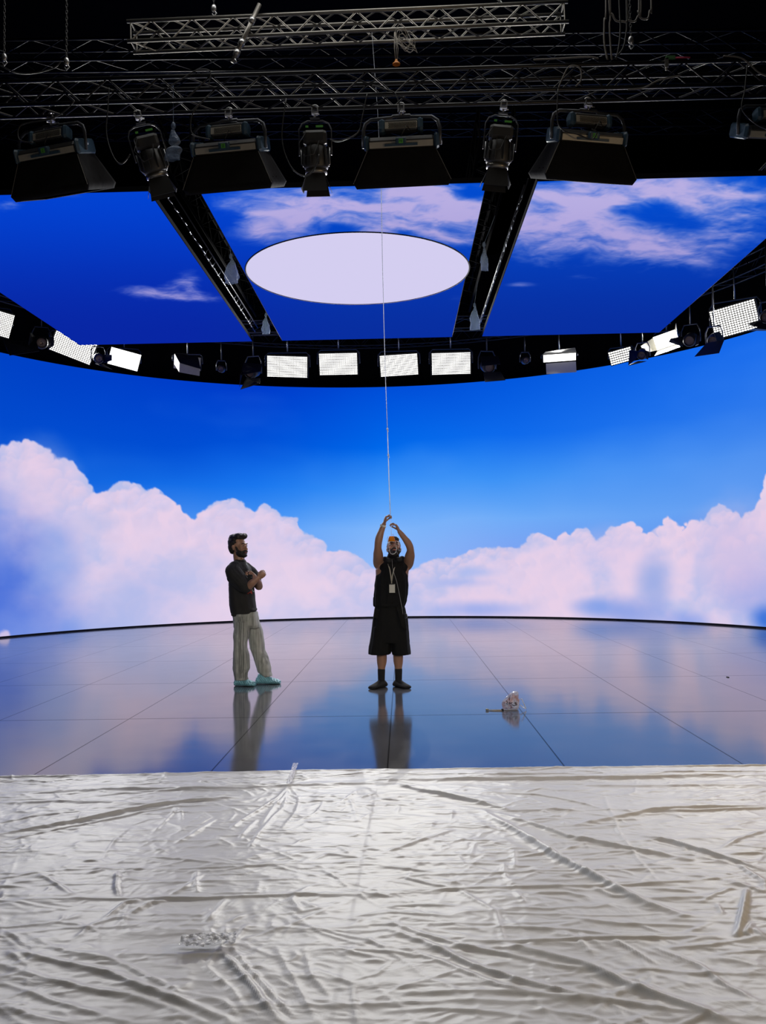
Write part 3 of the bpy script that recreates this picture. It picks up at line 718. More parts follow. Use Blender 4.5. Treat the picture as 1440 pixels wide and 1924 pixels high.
    nm.build('numeral', M_ink, so)
    if skirt:
        a0 = o + fd*0.125; L = 0.315; W0, D0 = 0.355, 0.175; W1, D1 = flare[0]/2, flare[1]/2
        def ring(t, k=16):
            c = a0 + fd*L*t; ww = W0 + (W1-W0)*t; dd = D0 + (D1-D0)*t; P = []
            cs_ = [(-1, -1), (1, -1), (1, 1), (-1, 1)]
            for i in range(4):
                xa, ya = cs_[i]; xb, yb = cs_[(i+1) % 4]
                for j in range(k):
                    f = j / k; bulge = -0.018*sin(pi*f)*sin(pi*min(t, 1)*0.9) * (1 if i % 2 == 0 else 1.6)
                    xx = (xa + (xb-xa)*f)*ww; yy = (ya + (yb-ya)*f)*dd
                    nx, ny = [(0, -1), (1, 0), (0, 1), (-1, 0)][i]
                    P.append(c + np.array([xx + nx*bulge, 0, 0]) + up*(yy + ny*bulge))
            return P
        sk = MB(); ts = [0, .15, .3, .45, .6, .75, .9, 1.0]; P = []
        for t in ts: P += ring(t)
        c_end = a0 + fd*(L + 0.07)
        m_ = 64
        for i in range(m_):   # turned-in lip
            p = np.array(P[7*m_ + i]); P.append(p + fd*0.055 - (p - (a0 + fd*L))*0.06)
        for i in range(m_):
            p = np.array(P[7*m_ + i]); P.append(p + fd*0.05 - (p - (a0 + fd*L))*0.12)
        F = []
        for r_ in range(len(ts) + 1):
            for i in range(m_):
                j = (i + 1) % m_; F.append((r_*m_+i, r_*m_+j, r_*m_+m_+j, r_*m_+m_+i))
        sk.add(P, F, True); so2 = sk.build('softbox_skirt', M_skirt, e)
        for i in (0, 16):
            pp = MB(); pp.tube([np.array(P[r_*m_ + i]) + np.array([0, -0.004, 0]) for r_ in range(8)], 0.0028, 5); pp.build('piping', M_piping, so2)
        df = MB(); rr_ = ring(0.02); df.add([np.array(p) for p in rr_], [tuple(range(len(rr_)))]); df.build('diffuser', mat('grey_diffuser', (0.3, 0.3, 0.3), 0.8, noise=.1), e)
        eg = MB()
        for q_ in np.linspace(-0.8, 0.8, 7):
            cc_ = a0 + fd*L*0.9; eg.box(cc_ + np.array([q_*W1*.95, 0, 0]), (0.004, D1*1.8, 0.06), R3)
        for q_ in np.linspace(-0.7, 0.7, 4): eg.box(a0 + fd*L*0.9 + up*q_*D1*.95, (W1*1.85, 0.004, 0.06), R3)
        eg.build('egg_crate', M_black, so2)
    cbl = MB(); cbl.tube([(0.05, -0.06, -0.2), (0.10, -0.12, -0.24), (0.06, -0.15, -0.20), (0.02, -0.14, -0.27), (0.0, -0.12, -0.30)], 0.006, 6); cbl.build('power_cable', M_cable, e)
    return e
TA, TB = aty(-330, 207, 8.9), aty(1790, 147, 8.9)
def hang(px, py, Y):
    x = aty(px, 210, 9.15)[0]; return (x, 9.15, TA[2] + (TB[2] - TA[2])*(x - TA[0])/(TB[0] - TA[0]) - 0.083)
sky_softbox(hang(96, 232, 8.98), -0.24, 'black-skirted softbox lamp at the far left of the row, by the dark left corner', -0.03, 0.42, (0.92, 0.60), '2')
sky_softbox(hang(430, 210, 8.98), -0.18, 'black-skirted softbox lamp hanging before the front of the left ceiling gap', 0.015, 0.42, (0.98, 0.55), '2')
sky_softbox(hang(754, 202, 8.98), -0.06, 'black-skirted softbox lamp hanging in the middle, above the lilac disc', 0.0, 0.42, (1.02, 0.52), '4')
sky_softbox(hang(1106, 216, 8.98), 0.2, 'black-skirted softbox lamp hanging before the right LED ceiling screen', 0.01, 0.42, (1.0, 0.56), '1')
sb = sky_softbox(hang(1456, 190, 8.98), 0.15, 'pale softbox lamp without skirt, cut off by the right edge', 0.0, 0.5, marks='2', skirt=False)

M_lens = mat('fresnel_lens_glass', (0.30, 0.22, 0.20), 0.15, spec=0.8)
def barn_doors(parent, c, fd, up, rgt, R_, sizes, m, spread=0.5):
    """four flaps: sizes for (top, bottom, left, right)"""
    for (dirv, perp, L) in ((up, rgt, sizes[0]), (-up, rgt, sizes[1]), (-rgt, up, sizes[2]), (rgt, up, sizes[3])):
        if L <= 0: continue
        a = c + dirv*R_; out = fd*cos(spread)*L + dirv*sin(spread)*L
        q = MB(); q.plate([a - perp*R_, a + perp*R_, a + perp*R_*1.35 + out, a - perp*R_*1.35 + out], 0.004); q.build('barn_door', m, parent)
def fresnel(loc, rz, label, scale=1.0, tilt=0.35, roll=0.0, stickers=True, name='fresnel_lamp', group='fresnel spots under the black truss', lens_up=False, doors=(0.2, 0.2, 0.17, 0.17), spread=0.35):
    e = empty(name, loc); e.rotation_euler = (0, roll, rz); e.scale = (scale,)*3; tag(e, label, 'spot lamp', group)
    clamp(e, (0, 0, -0.02))
    MB().box((0, 0, -0.035), (0.10, 0.07, 0.012)).build('yoke_plate', M_yoke, e)
    y = MB(); w = 0.17
    pts = [(-w, 0, -0.42), (-w, 0, -0.14), (-w+.03, 0, -0.08), (-w+.09, 0, -0.05), (w-.09, 0, -0.05), (w-.03, 0, -0.08), (w, 0, -0.14), (w, 0, -0.42)]
    y.tube(pts, 0.008, 6); y.build('yoke', M_yoke, e)
    fd = np.array([0, sin(tilt), -cos(tilt)]); up = np.array([0, cos(tilt), sin(tilt)]); rg2 = np.array([1.0, 0, 0])
    R3 = np.array([[1, 0, 0], [0, up[1], fd[1]], [0, up[2], fd[2]]])
    o = np.array([0, 0, -0.22])
    MB().bbox(o + fd*0.02, (0.24, 0.20, 0.14), R3, 0.03).build('ballast', M_dhous, e)
    b2 = MB(); b2.lathe(o + fd*0.09, fd, [(0, 0.09), (0.02, 0.12), (0.22, 0.135), (0.24, 0.12)], 10, True)
    for k in range(10):
        a = 2*pi*k/10; v = rg2*cos(a) + up*sin(a); b2.box(o + fd*0.20 + v*0.135, (0.008, 0.03, 0.20), R3)
    b2.build('lamp_body', M_dhous, e)
    for s_ in (-1, 1): MB().tube([o + fd*0.12 + rg2*0.15*s_ - up*.03, o + fd*0.28 + rg2*0.15*s_ - up*.03, o + fd*0.335 + rg2*0.10*s_ - up*.05], 0.006, 6).build('guard_bar', M_chrome, e)
    fr2 = MB(); fr2.lathe(o + fd*0.33, fd, [(0, 0.10), (0, 0.115), (0.05, 0.115), (0.05, 0.095)], 16); fr2.build('lens_ring', M_alu, e)
    MB().lathe(o + fd*0.35, fd, [(0, 0.0), (0, 0.10), (0.0, 0.10)], 16).build('lens', M_lens, e)
    barn_doors(e, o + fd*0.385, fd, up, rg2, 0.095, doors, M_black, spread)
    if stickers:
        for x_, w_ in ((-0.075, 0.03), (0.055, 0.075)):
            s_ = MB(); s_.box((x_, -0.115, -0.165), (w_, 0.003, 0.022)); s_.build('sticker', M_green, e)
    c = MB(); c.tube([(-.09, -.10, -.22), (-.16, -.14, -.36), (-.10, -.16, -.50), (0.0, -.16, -.48), (0.05, -.12, -.32)], 0.005, 6); c.build('power_cable', M_cable, e)
    return e
fresnel(hang(263, 222, 8.98), 0.2, 'slim spot lamp with barn doors tilted to the right, between the two left softboxes', 1.0, 0.25, -0.30)
fresnel(hang(592, 218, 8.98), 0.0, 'slim spot lamp with barn doors hanging straight, left of the middle softbox', 1.0, 0.2, 0.0)
fresnel(hang(946, 214, 8.98), 0.0, 'slim spot lamp with barn doors leaning left, before the right ceiling gap', 1.0, 0.2, 0.12)

# ------- lamps on the curved truss
M_lit = emit('lit_led_panel', (1.0, 0.985, 0.93), PANEL_GLOW)
M_flap = mat('cream_reflector_flap', (0.75, 0.72, 0.60), 0.5)
def bulb_panel(name, px, py, Y, wpx, hpx, rz, roll, label, lit=True, cells=(16, 11), pitch=-0.35, flaps=None, group='lit LED panels above the LED wall'):
    c = aty(px, py, Y); s = Y / FPX; w = wpx*s; h = hpx*s
    e = empty(name, tuple(c)); e.rotation_euler = Matrix.Rotation(rz, 3, 'Z').to_euler(); tag(e, label, 'led panel lamp', group)
    M3 = np.array(Matrix.Rotation(roll, 3, 'Y') @ Matrix.Rotation(-pitch, 3, 'X'))
    def T(p): return M3 @ np.array(p, float)
    MB().box(T((0, 0.05, 0)), (w*1.05, 0.08, h*1.07), M3).build('housing', M_black, e)
    q = MB(); q.add([T((-w/2, 0.0, -h/2)), T((w/2, 0.0, -h/2)), T((w/2, 0.0, h/2)), T((-w/2, 0.0, h/2))], [(0, 1, 2, 3)])
    q.build('emitter', M_lit if lit else M_flap, e)
    if cells:
        g = MB()
        for i in range(cells[0] + 1): g.box(T((-w/2 + w*i/cells[0], -0.012, 0)), (w*0.25/cells[0], 0.012, h), M3)
        for j in range(cells[1] + 1): g.box(T((0, -0.012, -h/2 + h*j/cells[1])), (w, 0.012, h*0.38/cells[1]), M3)
        g.build('grid', M_black, e)
    if lit:
        ld = bpy.data.lights.new('panel_light', 'SPOT'); ld.energy = PANEL_WATTS * w*h/0.32; ld.spot_size = radians(150); ld.spot_blend = 1.0; ld.shadow_soft_size = 0.005; ld.color = (1.0, 0.985, 0.93)
        lo = bpy.data.objects.new('panel_light', ld); COL.objects.link(lo); lo.parent = e; lo.location = T((0, -0.05, 0))
        lo.rotation_euler = (Vector(np.array(Matrix.Rotation(-rz, 3, 'Z')) @ (np.array([-0.2, 5.0, -2.5]) - c))).to_track_quat('-Z', 'Y').to_euler()
    y = MB(); ww = w*0.56
    y.tube([T((-ww, 0.06, 0)), (-ww, 0.07, h*0.55), (-ww*0.85, 0.07, h*0.72), (ww*0.85, 0.07, h*0.72), (ww, 0.07, h*0.55), T((ww, 0.06, 0))], 0.014, 6); y.build('yoke', M_yoke, e)
    zc = 6.10 - c[2] if Y < 18.2 and abs(c[0]) < 5.4 else 6.6 - c[2]
    MB().tube([(0, 0.07, h*0.72), (0, 0.07, max(zc, h*0.72 + 0.06))], 0.012, 6).build('hanger', M_chrome, e)
    for f in (flaps or []):
        m_ = MB(); m_.plate([T(p) for p in f[0]], 0.006); m_.build('flap', f[1], e)
    return e
Yb0 = 17.82
bulb_panel('led_panel_lamp', 540, 689, Yb0, 76, 40, 0.03, 0.045, 'lit white LED panel, leftmost of the four in the middle of the curved truss', cells=(26, 14))
bulb_panel('led_panel_lamp', 636, 684, Yb0, 72, 41, 0.0, 0.0, 'lit white LED panel in the middle row, just left of the hanging line', cells=(26, 14))
bulb_panel('led_panel_lamp', 750, 686, Yb0, 71, 40, -0.03, -0.04, 'lit white LED panel crossed by the hanging line', cells=(26, 14))
bulb_panel('led_panel_lamp', 848, 683, Yb0, 73, 41, 0.0, -0.01, 'lit white LED panel, rightmost of the four in the middle of the curved truss', cells=(26, 14))
bulb_panel('led_panel_lamp', 138, 652, 18.1, 78, 42, 0.55, 0.30, 'large lit LED panel with dot grid on the left bend of the curved truss', cells=(20, 13))
bulb_panel('led_panel_lamp', 234, 675, 18.8, 56, 32, 0.45, 0.20, 'small evenly lit LED panel, second lit one on the left bend', cells=None)
bulb_panel('led_panel_lamp', 0, 608, 16.5, 44, 46, 0.7, 0.15, 'lit LED panel cut off by the left edge', cells=(14, 14))
bulb_panel('led_panel_lamp', 1381, 600, 15.8, 82, 54, -0.55, -0.14, 'large lit LED panel with dot grid at the right end of the curved truss', cells=(17, 13), pitch=-0.25)
bulb_panel('led_panel_lamp', 1167, 669, 18.6, 42, 26, -0.4, -0.17, 'small cream lit LED panel with faint dots, right bend of the curved truss', cells=(10, 6))
s = 17.9/FPX
bulb_panel('led_panel_lamp', 1052, 672, 17.9, 60, 14, -0.1, -0.03, 'lit lamp with a cream flap hanging under its bright slot', cells=None, pitch=-0.5,
           flaps=[([(-26*s, -0.02, -9*s), (30*s, -0.02, -9*s), (30*s, -0.12, -27*s), (-26*s, -0.12, -27*s)], M_flap), ([(-32*s, 0, 8*s), (31*s, 0, 8*s), (26*s, -0.25, 24*s), (-28*s, -0.25, 20*s)], M_black)])
s = 18.0/FPX
bulb_panel('led_panel_lamp', 1252, 639, 18.0, 42, 26, -0.5, -0.22, 'lit lamp with open cream barn doors touching the corner of the right ceiling screen', cells=None, pitch=-0.3,
           flaps=[([(-21*s, 0, -13*s), (-21*s, 0, 12*s), (-42*s, -0.3, 6*s), (-40*s, -0.3, -8*s)], M_flap), ([(21*s, 0, -13*s), (21*s, 0, 13*s), (30*s, -0.3, 24*s), (26*s, -0.3, 4*s)], M_flap), ([(-21*s, 0, -14*s), (21*s, 0, -14*s), (24*s, -0.3, -20*s), (-24*s, -0.3, -20*s)], M_flap)])
s = 17.9/FPX
bulb_panel('led_panel_lamp', 352, 682, 17.9, 50, 26, 0.15, 0.10, 'unlit lamp with one pale flap, between the left bend and the middle panels', lit=False, cells=None, pitch=-0.5, group='unlit lamps above the LED wall',
           flaps=[([(-24*s, -0.02, -4*s), (-24*s, -0.02, 16*s), (-12*s, -.2, 4*s), (-12*s, -.2, -14*s)], M_beige), ([(-12*s, -0.2, -14*s), (26*s, -0.2, -17*s), (26*s, -0.2, -3*s), (-12*s, -0.2, 4*s)], M_beige), ([(-24*s, -0.02, 16*s), (20*s, -0.02, 14*s), (28*s, -0.24, -2*s), (-12*s, -0.22, 5*s)], M_black)])
M_door = mat('black_barn_door_metal', (0.016, 0.016, 0.017), 0.5, 0.2, noise=0.4, nscale=5)
def arc_spot(px, py, Y, rz, label, lens=10, tilt=1.25, doors=None, roll=0.0):
    """spot lamp on the curved truss; its lens looks back over the stage, flaps given as pixel-sized quads around the lens"""
    c = aty(px, py, Y); s = Y/FPX
    e = empty('fresnel_lamp', tuple(c), rz); tag(e, label, 'spot lamp', 'spot lamps on the curved truss')
    fd = np.array([0, -sin(tilt), -cos(tilt)]); r = lens*s
    MB().lathe(np.array([0, 0.0, 0]) - fd*0.30, fd, [(0, r*1.0), (0.05, r*1.35), (0.28, r*1.4), (0.30, r*1.05)], 12, True).build('lamp_body', M_dhous, e)
    MB().lathe((0, 0, 0), fd, [(0.0, 0.0), (0.012, r*0.5), (0.006, r*0.95)], 16).build('lens', M_lens, e)
    MB().lathe((0, 0, 0), fd, [(0, r), (0.03, r*1.08), (0.05, r*1.08), (0.05, r*1.0)], 16).build('lens_ring', M_dhous, e)
    y = MB(); w = r*1.9; y.tube([(-w, .15, 0), (-w, .15, w*1.3), (-w*.7, .15, w*2.0), (w*.7, .15, w*2.0), (w, .15, w*1.3), (w, .15, 0)], 0.012, 6); y.build('yoke', M_yoke, e)
    MB().tube([(0, .15, w*2.0), (0, .15, max(w*2.0 + .05, (6.08 if abs(c[0]) < 5 and Y < 18.2 else 6.62) - c[2]))], 0.012, 6).build('hanger', M_yoke, e)
    for q in (doors or []):
        m_ = MB(); m_.plate([(a*s, yy, b_*s) for a, yy, b_ in q], 0.006); m_.build('barn_door', M_door, e)
    return e
arc_spot(78, 644, 17.4, 0.4, 'spot lamp with pinkish lens and big dark barn door on the left bend', 9, 1.3, [[(-68, -.1, -2), (-10, -.1, 0), (-4, -.25, -22), (-56, -.25, -34)], [(-12, 0, 12), (-12, 0, -12), (-24, -.2, -10), (-20, -.2, 14)], [(12, 0, -12), (12, 0, 12), (22, -.2, 8), (22, -.2, -8)]])
arc_spot(186, 674, 17.4, 0.4, 'spot lamp with round lens between the two lit panels on the left bend', 7, 1.3, [[(-8, 0, -10), (8, 0, -10), (24, -.2, -24), (4, -.2, -18)], [(8, 0, -8), (8, 0, 9), (22, -.2, 5), (22, -.2, -6)]])
arc_spot(415, 693, 17.9, 0.1, 'small spot lamp with amber lens, in the dark left of the middle panels', 5, 1.4)
arc_spot(470, 700, 17.85, -0.3, 'black spot lamp with spread barn doors, left of the middle panels', 9, 1.2, [[(-14, 0, 20), (26, 0, 14), (32, -.2, -4), (-10, -.2, -8)], [(-8, 0, -10), (22, 0, -12), (34, -.3, -29), (-6, -.3, -37)], [(-16, 0, 6), (-12, 0, 10), (-6, -.3, -8), (-8, -.3, -32)]])
arc_spot(920, 690, 17.85, 0.2, 'black spot lamp with closed barn doors, right of the middle panels', 9, 1.2, [[(-18, 0, 20), (18, 0, 22), (16, -.2, 2), (-20, -.2, -2)], [(-12, 0, -10), (22, 0, -8), (22, -.3, -30), (-18, -.3, -34)]])
arc_spot(989, 677, 17.9, 0.0, 'small dark spot lamp with dull round lens, right of the middle panels', 5, 1.4)
arc_spot(1206, 667, 17.2, -0.4, 'spot lamp with barn doors between the small cream panel and the open-door lamp', 7, 1.2, [[(-22, 0, 12), (-6, 0, 8), (-6, -.2, -10), (-22, -.2, -21)], [(-20, -.05, -16), (-6, -.05, -12), (12, -.25, -18), (-20, -.3, -24)], [(8, 0, -8), (8, 0, 8), (16, -.2, 2), (14, -.2, -14)]])
arc_spot(1296, 640, 16.9, -0.5, 'dark spot lamp beside the large right LED panel', 9, 1.2, [[(-12, 0, 10), (-12, 0, -10), (-34, -.2, -2), (-30, -.2, 4)], [(10, 0, -12), (14, 0, 8), (24, -.2, 2), (20, -.2, -14)]])
arc_spot(1340, 640, 14.8, -0.5, 'dark spot lamp whose long barn door hangs in front of the blue wall at right', 8, 1.2, [[(-10, -.1, -6), (22, -.1, -4), (14, -.2, -30), (-30, -.2, -31)], [(14, 0, 14), (20, 0, -4), (10, -.2, -6), (6, -.2, 10)]])
arc_spot(1440, 596, 14.3, -0.6, 'dark spot lamp with wide barn door at the right edge', 9, 1.2, [[(-32, 0, -8), (-10, 0, -4), (10, -.2, -30), (-20, -.2, -18)], [(-34, 0, -20), (30, 0, -8), (30, -.3, -38), (-14, -.3, -26)]])

# ------------------------------------------------------------------ things hanging from the rig
M_bag = mat('thin_clear_plastic', (0.55, 0.66, 0.78), 0.15, alpha=0.35, bump=1.0, bscale=40)
def hanging_bag(px, py, Y, L, w, label, m=M_bag, seed=0, pinch=None, hook=None):
    top = aty(px, py, Y); e = empty('hanging_plastic_bag', tuple(top)); tag(e, label, 'plastic bag')
    U, V = np.meshgrid(np.linspace(0, 2*pi, 28), np.linspace(0, 1, 26))
    prof = 0.12 + 0.88*np.sin(np.clip(V*1.15, 0, 1)*pi*0.62)**1.3
    if pinch: prof = prof * (1 - 0.6*np.exp(-((V - pinch)/0.06)**2))
    n_ = fbm(U*1.1 + seed, V*4, 3, 200 + seed)
    r = w/2 * prof * (0.65 + 0.7*n_)
    P = np.stack([r*np.cos(U) + 0.25*w*(fbm(V*2, V*0 + seed, 2, 210) - .5), 0.45*r*np.sin(U), -V*L*(1 + 0.06*(n_ - .5))], -1)
    P[:, -1] = P[:, 0]
    grid_mesh('bag_body', P, m, e)
    k = MB(); k.ell((0, 0, 0.02), (0.025, 0.02, 0.04)); k.tube([(0, 0, 0.03), (0.0, 0.0, 0.45) if hook is None else (hook[0] - top[0], 0, hook[1] - top[2])], 0.004, 5); k.build('knot', m, e)
    return e
hanging_bag(326, 240, 8.9, 0.34, 0.16, 'pinched clear plastic bag hanging from the black truss beside the second softbox', mat('dusty_blue_plastic', (0.16, 0.22, 0.34), 0.2, alpha=0.55, bump=1.0, bscale=40), 1, 0.55)
hanging_bag(434, 484, 12.6, 0.38, 0.20, 'clear plastic bag hanging in the left ceiling gap beside the lilac disc', seed=2, hook=(-2.43, 6.35))
hanging_bag(500, 594, 15.9, 0.33, 0.15, 'small clear plastic bag hanging at the far end of the left ceiling gap', seed=3, hook=(-2.43, 6.35))
hanging_bag(910, 462, 12.6, 0.36, 0.10, 'narrow clear plastic bag hanging in the right ceiling gap beside the lilac disc', seed=4, hook=(1.42, 6.35))
hanging_bag(892, 575, 15.6, 0.42, 0.17, 'torn clear plastic bag hanging at the far end of the right ceiling gap', seed=5, hook=(1.42, 6.35))
# steel pipe with clamps laid across the bright truss
pp0 = aty(488, 8, 9.36); pp1 = aty(437, 117, 9.36); e = empty('scaffold_pipe', tuple(pp0)); tag(e, 'short steel pipe clamped at a slant across the bright truss, upper left', 'pipe')
d = pp1 - pp0; MB().tube([(0, 0, 0), d], 0.025, 12).build('pipe', M_alu, e)
for t in (0.28, 0.66, 0.84):
    MB().tube([d*(t - 0.04), d*(t + 0.04)], 0.036, 10).build('clamp', M_chrome, e)
MB().tube([d*0.9 + np.array([-.02, 0, 0]), d*0.98 + np.array([.04, -.02, -.03])], 0.012, 8).build('bolt', M_chrome, e)
# coil of clear tubing with an orange mask
M_coil = mat('clear_tubing', (0.50, 0.46, 0.40), 0.3)
ce = empty('tubing_coil', tuple(aty(762, 78, 9.36))); tag(ce, 'tangled coil of pale tubing tied under the bright truss', 'tubing coil')
r = random.Random(5)
for k in range(7):
    c = np.array([r.uniform(-.03, .03), r.uniform(-.03, .03), r.uniform(-.05, .06)]); ra = r.uniform(.05, .10); rb = r.uniform(.05, .13); ph = r.uniform(0, 3)
    m_ = MB(); m_.tube([c + np.array([ra*cos(a + ph), .03*sin(3*a + ph), rb*sin(a)]) for a in np.linspace(0, 2*pi, 28)], 0.0032, 5); m_.build('tubing_loop', M_coil, ce)
mk = empty('orange_mask_cup', tuple(aty(745, 112, 9.37))); tag(mk, 'small orange cup hanging on pale cords below the tubing coil', 'oxygen mask')
M_orange = mat('orange_mask_plastic', (0.72, 0.25, 0.03), 0.35)
MB().lathe((0, 0, 0), (0, 0, -1), [(0, 0.012), (0.02, 0.018), (0.045, 0.042), (0.055, 0.042)], 14).build('cup', M_orange, mk)
q = MB()
for a in (-.01, 0.002, .012): q.tube([(a, 0, 0), (a*1.8, 0, 0.12), (a*.6 - .01, 0.01, 0.31)], 0.003, 5)
q.build('cord', M_coil, mk)
# chains, cable bundles
M_chain = mat('dark_hoist_chain', (0.10, 0.10, 0.10), 0.5, 0.6)
def chain(px, py0, py1, Y, label):
    a = aty(px, py0, Y); b_ = aty(px, py1, Y); a[0] = b_[0]; e = empty('hoist_chain', tuple(a)); tag(e, label, 'chain')
    m_ = MB(); L = a[2] - b_[2]; n_ = int(L/0.035)
    for k in range(n_):
        z = -k*0.035; pl = k % 2
        m_.tube([(0.011*cos(t)*(1-pl), 0.011*cos(t)*pl, z - 0.018 + 0.024*sin(t)) for t in np.linspace(0, 2*pi, 9)[:-1]], 0.0035, 4, closed=True)
    m_.build('links', M_chain, e)
    MB().ell((0, 0, -L - 0.02), (0.03, 0.025, 0.045)).tube([(0.0, 0, -L-.04), (0.03, 0, -L-.08), (0.0, 0, -L-.11), (-.02, 0, -L-.08)], 0.008, 6).build('hook', M_chrome, e)
chain(8, -780, 104, 8.95, 'dark hoist chain with hook at the upper left edge')
chain(125, -780, 112, 8.95, 'dark hoist chain left of the bright truss')
chain(1186, -780, 72, 8.95, 'dark hoist chain among the cable loops, upper right')
chain(402, -700, 12, 9.41, 'dark hoist chain holding the left part of the bright truss')
chain(938, -700, -8, 9.41, 'dark hoist chain holding the right part of the bright truss')
def cable(pts, Y, r, label, m=M_cable, name='cable', group=None):
    P = [aty(x, y, Y if np.isscalar(Y) else Y[i]) for i, (x, y) in enumerate(pts)]
    for i, (x, y) in enumerate(pts):
        if y < -100: P[i][0] = aty(x, -60, Y)[0]      # the run up to the grid is plumb
    # smooth with catmull-rom
    Q = []
    for i in range(len(P) - 1):
        p0, p1, p2, p3 = P[max(i-1, 0)], P[i], P[i+1], P[min(i+2, len(P)-1)]
        for t in np.linspace(0, 1, 7)[:-1]:
            Q.append(0.5*((2*p1) + (-p0+p2)*t + (2*p0-5*p1+4*p2-p3)*t*t + (-p0+3*p1-3*p2+p3)*t**3))
    Q.append(P[-1]); o = MB().tube(Q, r, 6).build(name, m); tag(o, label, 'cable', group); return o
M_grayc = mat('grey_cable', (0.11, 0.10, 0.09), 0.5)
G = 'cable loops hanging at the upper right'
for i, (pts, lab) in enumerate([([(1138,-780),(1138,-60),(1136,40),(1136,80),(1142,112)], 'leftmost hanging grey cable of the upper right bundle'),
      ([(1146,-780),(1146,-60),(1146,50),(1150,112)], 'straight grey cable beside the leftmost of the upper right bundle'),
      ([(1142,-780),(1142,-60),(1152,28),(1170,40),(1180,30),(1176,-60),(1176,-780)], 'grey cable loop left of the hoist chain, upper right'),
      ([(1180,38),(1198,32),(1204,-60),(1204,-780)], 'short grey cable loop right of the hoist chain'),
      ([(1200,-780),(1200,-60),(1200,22),(1214,36),(1221,20),(1223,-60),(1223,-780)], 'rightmost grey cable loop at the upper right'),
      ([(1162,-780),(1162,-60),(1166,60),(1158,112)], 'dark cable dropping inside the upper right bundle to the truss'),
      ([(1176,-780),(1176,-60),(1176,70),(1160,106)], 'dark cable bending left onto the truss beside the hoist chain')]):
    cable(pts, 8.872, 0.010, lab, M_grayc if i < 5 else M_cable, group=None)
for pts, lab in [([(0,122),(28,136),(60,138),(100,128),(115,115)], 'black cable sagging from the left chain hook to the next one'),
      ([(140,190),(120,210),(88,225),(40,235),(36,262),(62,268)], 'black cable from the truss to the far left softbox'),
      ([(315,165),(340,150),(370,132),(395,134),(392,160)], 'black cable arched over the truss above the second softbox'),
      ([(392,180),(372,200),(360,220),(362,252),(395,262)], 'black cable from the truss to the second softbox'),
      ([(205,165),(203,200),(200,250),(212,292),(228,308),(245,290)], 'black cable looping behind the tilted spot lamp'),
      ([(538,185),(530,260),(545,310),(568,330),(588,322),(600,290)], 'black cable looping below the straight spot lamp'),
      ([(690,177),(680,225),(672,250),(640,265),(620,262)], 'black cable from the middle softbox towards the straight spot lamp'),
      ([(700,160),(725,168),(742,175),(752,200),(748,213)], 'black cable from the truss to the middle softbox ballast'),
      ([(1049,167),(1048,225),(1060,245),(1085,252),(1112,262),(1122,248),(1112,243)], 'black cable with a loop on the right softbox'),
      ([(1405,120),(1400,170),(1395,205),(1420,232),(1440,242)], 'black cable reaching the lamp at the right edge')]:
    cable(pts, 8.872, 0.007, lab)
for pts, lab in [([(1003,112),(1050,110),(1105,107),(1125,110)], 'pale cable lying on top of the black truss right of the bright truss'),
      ([(1360,105),(1395,110),(1425,135),(1440,142)], 'grey cable draped on the black truss near the right edge'),
      ([(1050,165),(1056,150),(1070,125),(1090,128),(1092,150),(1082,162)], 'grey cable loop tied inside the black truss above the right softbox'),
      ([(1180,168),(1210,165),(1240,150),(1280,142)], 'grey cable running inside the black truss at right')]:
    cable(pts, 8.872, 0.008, lab, M_grayc)
# pole clamp with green and pink straps on the right of the black truss
g = empty('truss_clamp', tuple(aty(1253, 118, 8.88))); tag(g, 'chrome clamp with green and pink strap on the black truss at right', 'clamp')
MB().box((0, 0, 0), (0.035, 0.03, 0.09)).tube([(0, 0, -.04), (-.01, -.01, -.08)], 0.012, 8).build('jaw', M_alu, g)
MB().box((0.04, 0, 0.05), (0.09, 0.03, 0.035)).build('green_strap', mat('green_strap', (0.04, 0.13, 0.04), 0.7), g)
MB().tube([(0.08, 0, .05), (0.24, 0, .048)], 0.008, 6).build('pink_strap', mat('pink_strap', (0.45, 0.04, 0.10), 0.7), g)
# ------------------------------------------------------------------ people
M_skinA = mat('tanned_skin', (0.30, 0.155, 0.095), 0.5, noise=0.12, nscale=30)
M_skinB = mat('light_brown_skin', (0.36, 0.19, 0.12), 0.5, noise=0.12, nscale=30)
M_hair = mat('dark_brown_hair', (0.014, 0.010, 0.008), 0.6, bump=0.8, bscale=90)
M_eye = mat('eye_white', (0.28, 0.26, 0.25), 0.7, spec=0.1)
M_iris = mat('dark_iris', (0.02, 0.012, 0.008), 0.6, spec=0.1)
M_lip = mat('lips', (0.30, 0.10, 0.08), 0.5)
M_blackcloth = mat('black_cotton', (0.0045, 0.0045, 0.005), 0.9, noise=0.3, spec=0.25, bump=0.3, bscale=120)
M_blackshorts = mat('black_shorts_cloth', (0.005, 0.005, 0.005), 0.9, noise=0.3, spec=0.25, bump=0.3, bscale=90)
M_sock = mat('black_sock_knit', (0.008, 0.008, 0.009), 0.9, bump=0.5, bscale=200)

